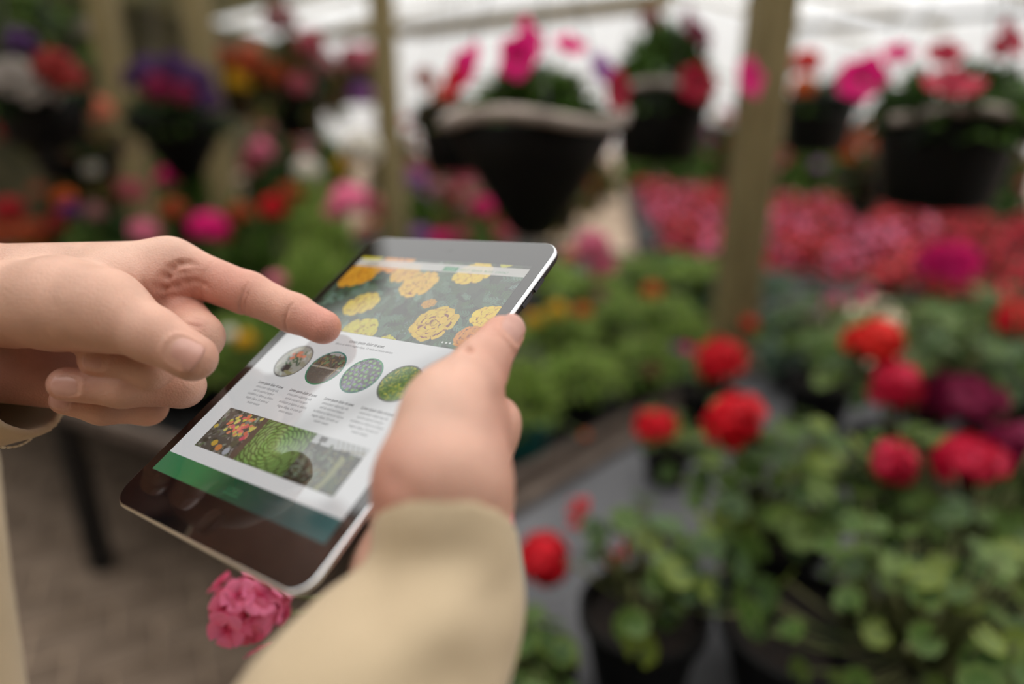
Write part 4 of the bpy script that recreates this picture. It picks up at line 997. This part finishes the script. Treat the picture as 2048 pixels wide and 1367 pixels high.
CL = dict(dense=clump('foliage', 1100, 1, 1, .26, [G_MID, G_DARK, G_MID, srgb(70, 104, 34)], narrow=.45, down=.2, seed=2), fern=clump('foliage', 620, 1, 1, .30, [srgb(146, 168, 86), srgb(118, 146, 62), srgb(158, 178, 92), srgb(136, 168, 70)], narrow=.28, seed=3), fern2=clump('foliage', 620, 1, 1, .26, [srgb(108, 142, 60), srgb(124, 158, 66), srgb(142, 164, 84), srgb(138, 148, 72)], narrow=.3, seed=4),
          grey=clump('foliage', 260, 1, 1, .34, [G_GREY, srgb(96, 122, 106), srgb(70, 96, 76)], narrow=.6, seed=5), leafy=clump('foliage', 300, 1, 1, .36, GREENS, narrow=.6, down=.35, seed=6), dark=clump('foliage', 300, 1, 1, .34, [G_DARK, G_DARK, G_MID, srgb(40, 66, 30)], narrow=.55, down=.3, seed=7),
          trail=clump('foliage', 260, 1, 1.3, .7, [G_MID, G_OLIVE, G_LIGHT, G_DARK], narrow=.14, down=.6, seed=8), begonia=clump('foliage', 240, 1, 1, .40, [srgb(70, 26, 24), srgb(60, 44, 26), srgb(84, 22, 30), srgb(52, 58, 30)], narrow=.7, seed=9), olive=clump('foliage', 320, 1, 1, .36, [G_OLIVE, srgb(120, 104, 50), G_DARK, srgb(92, 62, 40)], narrow=.5, down=.3, seed=10),
          purple=clump('foliage', 240, 1, 1, .36, [srgb(70, 14, 50), srgb(48, 10, 36), G_DARK], narrow=.6, seed=12))
def small_plant(name, label, base, R, H, kind, flowers, pot_r=.06, pot_h=.10, group=None, pot_mat=None, cat='plant', lift=0.0):
    t = empty(name, base); tag(t, label, cat, group); pot_parts(t, pot_r, pot_h, pot_mat or BLACKPL)
    add('foliage', CL[kind], t, (0, 0, pot_h * .8 + lift), (0, 0, prg.uniform(0, 6)), (R, R, H))
    for (pos, r, key) in flowers:
        p = Vector(pos) - Vector(base); m = MB(); m.tube([(p.x * .3, p.y * .3, pot_h), (p.x * .7, p.y * .7, (p.z + pot_h) / 2), p], .003, 5); m.build('flower_stalk', STEMM, t)
        add('flower_head', joined_head(key, prg.randrange(2)), t, p, (prg.uniform(-.3, .3), prg.uniform(-.3, .3), prg.uniform(0, 6)), (r, r, r * .85))
    return t
def sf(px, py, Y, size, key): return (at_y(px, py, Y), px_size(size, Y / ray(px, py).y) / 2, key)
# ------------------------------------------------------------------ geraniums on the near bench
def nb(px, py): p = at_z(px, py, NZ); return (p.x, p.y, NZ)
geranium('potted_geranium', 'red geranium in a black pot nearest the sleeve, with round buds', at_z(1275, 1360, NZ), .085, .13, (.105, .20), 80,
         [fl(1088, 1122, .80, 122, 'red', n=22, squash=(.9, 1, 1.1))], buds=[(at_y(1150, 1015, .84), .018, 'coral'), (at_y(1166, 1012, .84), .017, 'coral'), (at_y(1150, 1042, .84), .018, 'coral'), (at_y(1243, 1102, .82), .019, 'coral'), (at_y(1226, 1124, .82), .015, 'coral'), (at_y(1247, 1156, .82), .013, 'salmon'), (at_y(1183, 1186, .8), .013, 'yellow'), (at_y(1222, 1178, .8), .013, 'yellow')], leaf_size=(.028, .044))
geranium('potted_geranium', 'geranium with one large red bloom rising from its leafy centre', at_z(1520, 1190, NZ), .085, .14, (.14, .22), 110, [fl(1466, 842, .90, 124, 'red', n=22)], kinds=[0, 1, 2, 3, 5, 5, 0])
geranium('potted_geranium', 'geranium with two crimson blooms above trailing leaves, at the edge of the frame', at_z(1900, 1240, NZ), .10, .15, (.17, .23), 120, [fl(1785, 930, .84, 108, 'crimson', n=20, squash=(.85, .85, 1.25)), fl(1938, 922, .84, 132, 'crimson', n=22, squash=(1.15, 1, .8)), fl(2030, 890, .95, 110, 'dark_magenta', n=18)], kinds=[0, 1, 2, 4, 5, 5, 0])
geranium('potted_geranium', 'tall geranium with orange-red and crimson blooms one above the other', at_z(1770, 1010, NZ), .09, .14, (.16, .31), 120, [fl(1745, 682, 1.12, 120, 'orange_red', n=20, squash=(1.05, 1, .75)), fl(1792, 772, 1.06, 112, 'crimson', n=20)], buds=[(at_y(1665, 600, 1.5), .030, 'soft_pink'), (at_y(1724, 592, 1.5), .030, 'magenta')], kinds=[0, 1, 2, 4, 5, 0])
geranium('potted_geranium', 'geranium with a ragged dark magenta bloom behind the crimson pair', at_z(1990, 1000, NZ), .09, .14, (.17, .31), 110, [fl(1930, 798, 1.08, 150, 'dark_magenta', n=22, squash=(1.2, 1, .75)), fl(2040, 640, 1.36, 100, 'red', n=18)], kinds=[0, 1, 4, 5])
geranium('potted_geranium', 'bushy geranium without open blooms, one pink bud, in the lower corner', at_z(1800, 1480, NZ), .10, .14, (.17, .19), 130, [], buds=[(at_y(1640, 1197, .80), .019, 'coral'), (at_y(1628, 1275, .74), .014, 'yellow'), (at_y(1770, 1340, .68), .013, 'salmon')], leaf_size=(.026, .044), kinds=[0, 1, 2, 3, 5, 5])
geranium('potted_geranium', 'small geranium half hidden behind the sleeve', at_z(1060, 1420, NZ), .06, .09, (.062, .125), 22, [], leaf_size=(.028, .042), kinds=[0, 3, 5, 2])
geranium('potted_geranium', 'geranium with a small red bloom just past the bench edge', at_z(1330, 960, NZ), .055, .085, (.05, .12), 14, [fl(1316, 852, 1.16, 88, 'red', n=16, squash=(1.1, 1, .8))], leaf_size=(.035, .05))
geranium('potted_geranium', 'geranium with a curved red bloom in a black pot beside grey leaves', at_z(1400, 850, NZ), .065, .11, (.07, .17), 16, [fl(1440, 720, 1.42, 100, 'red', n=18, tilt=(-.35, 0, 1), squash=(1.2, 1, .8))], leaf_size=(.035, .055))
# pink bloom on a long stalk between tablet and sleeve
PB = Vector((-.01, .50, NZ))
geranium('potted_geranium', 'geranium with a bright pink bloom hanging below the tablet corner', PB, .08, .12, (.085, .19), 26, [fl(496, 1214, .315, 172, 'pink', n=24, zmin=-.8), fl(566, 1182, .325, 66, 'pink', n=9), fl(1003, 1040, .62, 44, 'pink', n=8)], leaf_size=(.03, .045))
for px_, Y_, R_, lab_ in ((1640, 1.50, .14, 'leafy geranium without blooms left of the orange-red bloom'), (1860, 1.55, .16, 'leafy geranium without blooms below the broad magenta bloom'), (2010, 1.45, .16, 'leafy geranium without blooms at the frame edge, behind the dark magenta bloom')):
    b_ = at_y(px_, 780, Y_); geranium('potted_geranium', lab_, (b_.x, Y_, NZ), .08, .13, (R_, .25), 80, [], kinds=[0, 2, 4, 5, 0])
# an empty-looking pot with bare soil
t = empty('plant_pot', at_z(1580, 1390, NZ)); tag(t, 'wide black pot of bare soil at the bottom edge', 'pot'); pot_parts(t, .105, .13, BLACKPL)

# ------------------------------------------------------------------ marigolds and mixed flowers on the long bench
def fb(px, Y, dz=0): p = at_y(px, 600, Y); return Vector((p.x, Y, FZ))
i_ = 0
GREEN_GROUP = 'feathery green plants on the long bench'
def green(px, py, Y, R, kind, fls, label, pot_mat=None, pr_=.065):
    b = at_y(px, py, Y); top = b.z + .02; H = max(.09, (top - FZ - .09)); return small_plant('bedding_plant', label, (b.x, Y, FZ), R, H, kind, [sf(*f) for f in fls], group=GREEN_GROUP, pot_mat=pot_mat, pot_r=pr_)
green(1040, 730, 1.42, .10, 'fern', [(1170, 870, 1.40, 18, 'orange')], 'feathery plant in a teal pot beside the gripping hand', TEALPL, .085)
green(1165, 720, 1.62, .13, 'fern', [], 'feathery green plant right of the teal pot')
green(1290, 740, 1.72, .13, 'fern2', [(1306, 744, 1.66, 44, 'dark_magenta')], 'green plant with a deep magenta bloom at its edge')
green(1120, 630, 1.95, .15, 'fern', [(1115, 622, 1.86, 44, 'yellow'), (1068, 640, 1.86, 40, 'yellow'), (1165, 622, 1.86, 36, 'orange')], 'marigold plant with three small yellow and orange blooms')
green(1240, 610, 2.08, .16, 'fern2', [(1200, 590, 2.0, 30, 'dusk')], 'wide feathery plant under the tall pink bloom')
green(1330, 600, 2.15, .15, 'fern', [(1305, 582, 2.05, 40, 'orange')], 'feathery plant carrying one orange bloom')
green(1410, 620, 2.2, .13, 'dark', [], 'dark green plant in front of the thick post')
green(1370, 690, 1.9, .09, 'fern2', [(1350, 706, 1.8, 48, 'purple'), (1372, 704, 1.8, 36, 'magenta')], 'plant with a purple and a magenta bloom')
green(1200, 560, 2.35, .10, 'fern2', [(1185, 492, 2.2, 74, 'soft_pink'), (1205, 532, 2.2, 62, 'soft_pink'), (1140, 512, 2.3, 40, 'salmon')], 'tall plant with a long soft pink bloom beside the tablet top')
green(1560, 640, 2.0, .12, 'grey', [(1500, 648, 1.9, 34, 'orange_red')], 'grey-leaved plant right of the thick post')
green(1590, 720, 1.75, .12, 'grey', [], 'grey-leaved rosette plant behind the large red bloom')
for k_, (px_, py_, Y_, kd_, lab_) in enumerate(((1090, 560, 2.7, 'fern', 'pale feathery plant behind the tablet, below the hanging cone'), (1270, 560, 2.75, 'fern2', 'feathery plant nearest the pale path, left of the thick post'), (1400, 575, 2.7, 'fern', 'feathery plant close behind the thick post'), (1500, 600, 2.55, 'grey', 'grey-leaved plant at the back corner of the long bench'), (1180, 590, 2.45, 'fern', 'feathery plant in the middle of the long bench'), (1340, 560, 3.0, 'leafy', 'leafy plant on the back edge of the long bench'))): green(px_, py_, Y_, .17, kd_, [], lab_)
LG = 'flowering plants on the long bench, left of the tablet'
def mixed(px, py, Y, R, kind, fls, label):
    b = at_y(px, py, Y); return small_plant('bedding_plant', label, (b.x, Y, FZ), R, max(.1, b.z - FZ - .06), kind, [sf(*f) for f in fls], group=LG)
mixed(40, 430, 2.5, .17, 'leafy', [(18, 420, 2.4, 60, 'deep_red'), (62, 470, 2.35, 74, 'dull_orange'), (5, 470, 2.35, 60, 'dull_orange')], 'plant with red and orange-red blooms above the wrist')
mixed(150, 420, 2.5, .15, 'leafy', [(130, 398, 2.4, 46, 'orange'), (142, 420, 2.35, 44, 'purple'), (190, 424, 2.35, 44, 'dusk'), (112, 444, 2.3, 44, 'dull_red')], 'plant with orange, purple and salmon blooms')
mixed(285, 430, 2.5, .17, 'leafy', [(262, 384, 2.4, 60, 'dull_pink'), (290, 466, 2.3, 62, 'soft_pink'), (345, 420, 2.35, 54, 'dull_orange')], 'plant with coral and soft pink blooms over the knuckle')
mixed(410, 440, 2.4, .14, 'leafy', [(416, 456, 2.25, 80, 'magenta'), (440, 470, 2.3, 46, 'dull_orange')], 'plant with a hot pink bloom above the index knuckle')
mixed(520, 440, 2.5, .16, 'leafy', [(480, 428, 2.4, 56, 'dull_orange'), (550, 414, 2.4, 60, 'red'), (578, 388, 2.4, 54, 'dull_orange')], 'plant with a slanting row of red blooms')
mixed(640, 420, 2.6, .16, 'fern', [(700, 400, 2.4, 80, 'pink'), (670, 424, 2.4, 46, 'soft_pink'), (745, 416, 2.45, 46, 'dull_pink')], 'light green plant with a pink bloom by the slim post')
mixed(620, 500, 2.2, .15, 'fern', [], 'light green plant without blooms behind the tablet corner')
mixed(540, 540, 2.0, .14, 'leafy', [(552, 562, 1.9, 40, 'soft_pink')], 'plant with one pale pink bloom above the fingertip')
mixed(700, 510, 2.3, .13, 'dark', [], 'dark leafy plant touching the tablet corner')
mixed(480, 640, 1.78, .13, 'fern2', [(490, 680, 1.66, 42, 'yellow'), (458, 668, 1.66, 36, 'white')], 'green plant with yellow and white blooms under the index finger')
mixed(420, 760, 1.68, .10, 'fern2', [], 'plain green plant between the fist and the tablet')
mixed(360, 830, 1.62, .07, 'purple', [], 'dark purple-leaved plant under the fist')
mixed(820, 450, 2.7, .15, 'leafy', [(840, 470, 2.5, 46, 'lilac'), (880, 480, 2.5, 44, 'magenta')], 'plant with lilac blooms right of the slim post')
mixed(960, 440, 2.8, .15, 'leafy', [(965, 415, 2.6, 54, 'magenta'), (920, 470, 2.6, 46, 'dull_pink'), (1010, 470, 2.6, 44, 'dull_pink')], 'plant with magenta and coral blooms under the pink basket')
mixed(900, 400, 3.1, .16, 'olive', [(930, 350, 2.9, 50, 'dull_pink'), (880, 380, 2.9, 50, 'dusk')], 'olive plant with coral blooms left of the hanging cone')
mixed(620, 360, 3.2, .16, 'fern', [(615, 340, 3.0, 60, 'white'), (722, 300, 3.0, 84, 'white'), (690, 330, 3.05, 44, 'yellow')], 'yellow-green plant with round white blooms')
mixed(470, 360, 3.2, .15, 'leafy', [(520, 300, 3.0, 50, 'soft_pink'), (335, 355, 2.9, 48, 'magenta'), (500, 330, 3.0, 46, 'dull_pink')], 'plant with small pink and magenta blooms behind the row')
mixed(190, 380, 3.2, .17, 'dark', [(120, 330, 3.0, 44, 'dusk'), (180, 335, 3.0, 40, 'white')], 'dark leafy plant with dull pale blooms')

# ------------------------------------------------------------------ bed of red flowers
fpal = dict(a=('red', 'coral', 'crimson'))
beg = []
for v, keys in enumerate((('deep_red', 'coral'), ('crimson', 'pink'), ('deep_red', 'crimson'), ('coral', 'deep_red'))):
    V_, F_, C_ = [], [], []
    for d in sphere_dirs(26, .05):
        vs, fs, cs = floret_data(.22, PAL[keys[prg.random() < .4]]); m = d.to_track_quat('Z', 'Y').to_matrix(); b = len(V_); e = d * prg.uniform(.85, 1.05)
        V_ += [tuple(m @ Vector(p) + e) for p in vs]; F_ += [tuple(i + b for i in f) for f in fs]; C_ += cs
    me = mesh_from('blossoms', V_, F_, PETALM); set_col(me, C_); beg.append(me)
for i in range(-8, 13):
    for j in range(10):
        if (i > 9 and j < 2) or i * .38 < -.78 * (j * .385) - .02: continue
        x, y = q(B0, .12 + i * .38 + prg.uniform(-.05, .05), .18 + j * .385 + prg.uniform(-.05, .05))
        t = empty('red_bedding_plant', (x, y, .07), prg.uniform(0, 6)); tag(t, 'low red bedding plant in the dense flower bed beyond the path', 'plant', 'red bedding plants in the black bed')
        s = prg.uniform(.16, .20); h = s * prg.uniform(.75, 1.05)
        add('foliage', CL['begonia'], t, (0, 0, .0), (0, 0, prg.uniform(0, 6)), (s, s, h)); add('blossoms', beg[(0 if i > 4 else 1) + 2 * (prg.random() < .4)], t, (0, 0, .0), None, (s, s, h))
sf_ = sf(1895, 528, 1.75, 150, 'magenta'); b = at_y(1895, 700, 1.75)
geranium('potted_geranium', 'tall geranium with a broad flat magenta bloom before the red bed', (b.x, 1.75, NZ), .07, .12, (.09, .22), 20, [(sf_[0], sf_[1], 'magenta', dict(n=22, zmin=.1, squash=(1.05, 1, .5)))], leaf_size=(.04, .06))

for a_, k_ in QUEUE: geranium_build(*a_, **k_)
# ------------------------------------------------------------------ hanging baskets
def petunia_mesh(key):
    vs, fs, cs = [], [], []; n = 20
    for t, r, z in ((0, .06, -.5), (1, .25, -.12), (2, .75, .06), (3, 1.0, .0)):
        for k in range(n):
            a = 2 * math.pi * k / n; s = 1 + (.10 * math.cos(5 * a) if t == 3 else 0); vs.append((r * s * math.cos(a), r * s * math.sin(a), z + (.08 * math.sin(5 * a + 1) if t == 3 else 0))); cs.append(jc(PAL[key][1] if t < 2 else PAL[key][0], .1))
    for t in range(3):
        for k in range(n): fs.append((t * n + k, t * n + (k + 1) % n, (t + 1) * n + (k + 1) % n, (t + 1) * n + k))
    me = mesh_from('flower', vs, fs, PETALM); set_col(me, cs); return me
PET = {}
def basket(label, px, py, Y, r, h, fol, kind, flowers, rim=BLACKPL, shape='cone', hook=3.1, up=.0):
    c = at_y(px, py, Y); t = empty('hanging_basket', (c.x, c.y, c.z - h)); tag(t, label, 'hanging basket', 'hanging flower baskets')
    low = .16 if shape == 'cone' else .62
    mb = MB(); mb.lathe([(0, 0), (r * low, 0), (r * (low + .12), h * .08), (r * (.72 if shape == 'cone' else .86), h * .62), (r * .93, h * .93), (r * .90, h * .95), (r * .6, h * .7), (0, h * .66)], 28); mb.build('cone_pot' if shape == 'cone' else 'pot', BLACKPL, t, smooth=True)
    mb = MB(); n = 36                           # wavy rim
    prof = [(r * .90, h * .93), (r * 1.0, h * .93), (r * 1.02, h * 1.0), (r * .97, h * 1.03), (r * .90, h * .98)]
    mb.lathe(prof, n, close=True); mb.v = [(x, y, z + .012 * math.sin(3 * math.atan2(y, x) + 1)) for x, y, z in mb.v]; mb.build('rim', rim, t, smooth=True)
    mb = MB(); mb.lathe([(0, h * .92), (r * .9, h * .9)], 20); mb.build('soil', SOIL, t)
    top = Vector((0, 0, hook - c.z + h))
    for k in range(3):
        a = 2.1 * k + .6; w = MB(); e = Vector((r * math.cos(a), r * math.sin(a), h)); w.tube([e, e * .45 + Vector((0, 0, h + .5)) * .55, Vector((0, 0, h + .62))], .002, 5); w.build('hanger_wire', WIRE, t)
    w = MB(); w.tube([(0, 0, h + .60), top], .002, 5); w.build('hook', WIRE, t)
    add('foliage', CL[kind], t, (0, 0, h * .92 + up), (0, 0, prg.uniform(0, 6)), (fol[0], fol[0], fol[1]))
    for f in flowers:
        fx, fy, fY, sz, key = f[:5]; asp = f[5] if len(f) > 5 else None; p = at_y(fx, fy, fY) - Vector((c.x, c.y, c.z - h)); rr = px_size(sz, fY) / 2
        m = MB(); m.tube([(p.x * .15, p.y * .15, h), (p.x * .6, p.y * .6, max(h, p.z * .6 + h * .4) + .02), p - (Vector(asp).normalized() * rr * .4 if asp else Vector((0, 0, 0)))], .0025, 5); m.build('flower_stalk', STEMM, t)
        if asp is None: add('flower_head', joined_head(key, prg.randrange(2)), t, p, (0, 0, prg.uniform(0, 6)), (rr, rr, rr))
        else:
            if key not in PET: PET[key] = petunia_mesh(key)
            o = add('flower', PET[key], t, p, None, (rr, rr, rr)); o.rotation_euler = Vector(asp).to_track_quat('Z', 'Y').to_euler()
    return t
basket('black cone basket with a wavy grey rim and hot pink petunias', 1068, 228, 1.52, .205, .27, (.155, .150), 'dense',
       [(925, 138, 1.40, 100, 'magenta', (-.75, -.5, .45)), (905, 165, 1.38, 60, 'red', (-.7, -.6, .2)), (1062, 72, 1.46, 72, 'magenta', (.75, -.5, .4)), (1035, 112, 1.40, 84, 'magenta', (-.5, -.8, .2)), (1140, 88, 1.50, 60, 'magenta', (.2, -.6, .8)), (1210, 140, 1.46, 72, 'lilac', (.6, -.6, .5)), (1236, 180, 1.42, 76, 'deep_crimson', (.7, -.65, .1))], rim=GREYRIM)
basket('dark basket with a tall bush, touching the pink petunia basket', 1325, 172, 2.15, .165, .22, (.155, .24), 'dense', [(1395, 165, 1.98, 70, 'deep_crimson', (.1, -.9, .3)), (1385, 50, 2.05, 60, 'dark_magenta', (.6, -.6, .4)), (1410, 75, 2.05, 44, 'dark_magenta', (.6, -.6, .2)), (1300, 40, 2.0, 40, 'dusk'), (1500, 155, 1.84, 70, 'magenta', (.5, -.8, .3))], shape='pot', rim=GREYRIM)
basket('large dark basket with crimson petunias at the right edge', 1905, 222, 1.62, .165, .22, (.20, .17), 'dark', [(1905, 165, 1.42, 104, 'deep_crimson', (-.1, -.42, .9)), (1890, 105, 1.6, 64, 'deep_crimson', (-.2, -.6, .7)), (1795, 105, 1.7, 50, 'magenta', (-.3, -.6, .7)), (2025, 75, 1.5, 76, 'deep_crimson', (.4, -.7, .5)), (2000, 95, 1.55, 46, 'deep_crimson', (.1, -.8, .5)), (1725, 155, 1.75, 84, 'magenta', (-.5, -.75, .3))], shape='pot', rim=GREYRIM)
basket('small black cone basket with orange flowers over the red bed', 1735, 350, 3.1, .145, .20, (.15, .16), 'olive', [(1720, 275, 2.95, 56, 'salmon'), (1755, 285, 2.95, 50, 'orange'), (1690, 305, 2.95, 40, 'orange')])
basket('black basket with orange flowers right of the thick post', 1645, 196, 2.75, .15, .21, (.15, .12), 'dark', [(1612, 128, 2.65, 54, 'orange_red'), (1605, 175, 2.55, 44, 'orange'), (1690, 160, 2.6, 50, 'dusk')], shape='pot')
basket('black cone basket with purple flowers', 355, 232, 2.7, .19, .25, (.19, .17), 'dark', [(300, 150, 2.55, 70, 'dim_purple'), (350, 140, 2.55, 60, 'dim_purple'), (390, 165, 2.55, 70, 'dim_purple'), (320, 180, 2.5, 60, 'dark_magenta'), (420, 205, 2.5, 50, 'dim_purple'), (270, 160, 2.6, 50, 'dim_purple'), (370, 190, 2.5, 50, 'dark_magenta')])
basket('dark basket with a large red and green hanging bush', 590, 190, 3.8, .16, .22, (.27, .42), 'olive', [(560, 40, 3.6, 60, 'dusk'), (620, 90, 3.6, 56, 'dull_pink'), (500, 130, 3.6, 60, 'dull_orange'), (600, 170, 3.6, 46, 'dull_pink'), (550, 150, 3.6, 50, 'dull_orange'), (650, 130, 3.6, 50, 'dusk')], shape='pot')
basket('dark hanging basket with red flowers at the far left', 150, 285, 3.1, .20, .16, (.22, .14), 'olive', [(45, 225, 2.9, 70, 'dull_red'), (120, 235, 2.9, 66, 'dull_red'), (160, 205, 2.9, 46, 'dull_orange'), (20, 260, 2.9, 50, 'dull_red'), (200, 220, 2.9, 50, 'salmon')], shape='pot')
basket('hanging basket with white and dark red flowers in the corner', 75, 190, 2.2, .145, .15, (.155, .14), 'dark', [(30, 165, 2.05, 90, 'dim_white'), (75, 180, 2.05, 80, 'dim_white'), (110, 140, 2.05, 76, 'dull_red'), (140, 160, 2.05, 60, 'dull_red'), (40, 90, 2.15, 60, 'dim_purple')], shape='pot')
basket('basket of long trailing leaves at the top left', 90, 60, 4.2, .2, .2, (.42, .36), 'trail', [(170, 60, 4.05, 40, 'dim_white')], shape='pot')
basket('basket with salmon flowers between the two left posts', 470, 170, 4.4, .16, .2, (.22, .22), 'olive', [(450, 120, 4.2, 50, 'dull_orange'), (500, 110, 4.2, 46, 'salmon'), (480, 160, 4.2, 50, 'yellow')], shape='pot')
basket('dark basket half hidden behind the grey-rimmed cone', 905, 228, 2.5, .14, .2, (.15, .12), 'olive', [(850, 160, 2.4, 44, 'dull_orange'), (880, 190, 2.4, 40, 'salmon')], shape='pot')
basket('basket with pink flowers hanging just left of the slim post', 712, 150, 5.0, .17, .2, (.20, .2), 'olive', [(705, 120, 4.85, 54, 'dull_pink'), (738, 115, 4.85, 44, 'soft_pink'), (722, 190, 4.85, 46, 'lilac')], shape='pot')

# ------------------------------------------------------------------ far rows along the end wall
FR = 'far rows of flowering shrubs'
nre = 0; mid = [(830, 5.4), (905, 6.2), (975, 5.5), (1050, 6.4), (1130, 7.6), (1000, 7.4), (870, 7.4), (1190, 9.2)]
for k in range(41):
    row, c_ = k % 3, k // 3; x_, y_ = -4.3 + c_ * .98 + row * .3 + prg.uniform(-.1, .1), 6.6 + row * 1.75 + prg.uniform(-.15, .15) + (2.6 if c_ > 4 else 0)
    bd = Vector((x_, y_, 0)) - B0
    if k > 32: p_ = at_y(mid[k - 33][0], 200, mid[k - 33][1]); x_, y_ = p_.x, p_.y
    elif -4.2 < bd.dot(BB) < 5.8 and -2.0 < bd.dot(BA) < 6.6:
        x_, y_ = q(B0, -3.4 + (nre % 9) * 1.02, 4.6 + (nre // 9) * 1.0); nre += 1
        if x_ > 7.6: continue
    t = empty('flowering_shrub', (x_, y_, -.012)); tag(t, 'distant flowering shrub in the far rows under the film wall', 'shrub', FR)
    pot_parts(t, .2, .3, BLACKPL); kind = prg.choice(['olive', 'dark', 'leafy', 'olive']); s = prg.uniform(.36, .46); H = prg.uniform(.8, 1.2) if k <= 32 else prg.uniform(.45, .7)
    add('foliage', CL[kind], t, (0, 0, .3), (0, 0, prg.uniform(0, 6)), (s, s, H))
    for j in range(7):
        a, zz = prg.uniform(0, 6.28), prg.uniform(.15, .95); rr = s * math.sqrt(max(.05, 1 - zz * zz)) * 1.0; r = prg.uniform(.06, .11)
        add('flower_head', joined_head(prg.choice(['dull_pink', 'dusk', 'salmon', 'dull_red', 'soft_pink', 'lilac', 'dull_orange']), prg.randrange(2)), t, (rr * math.cos(a), rr * math.sin(a), .3 + zz * H), None, (r, r, r * .8))
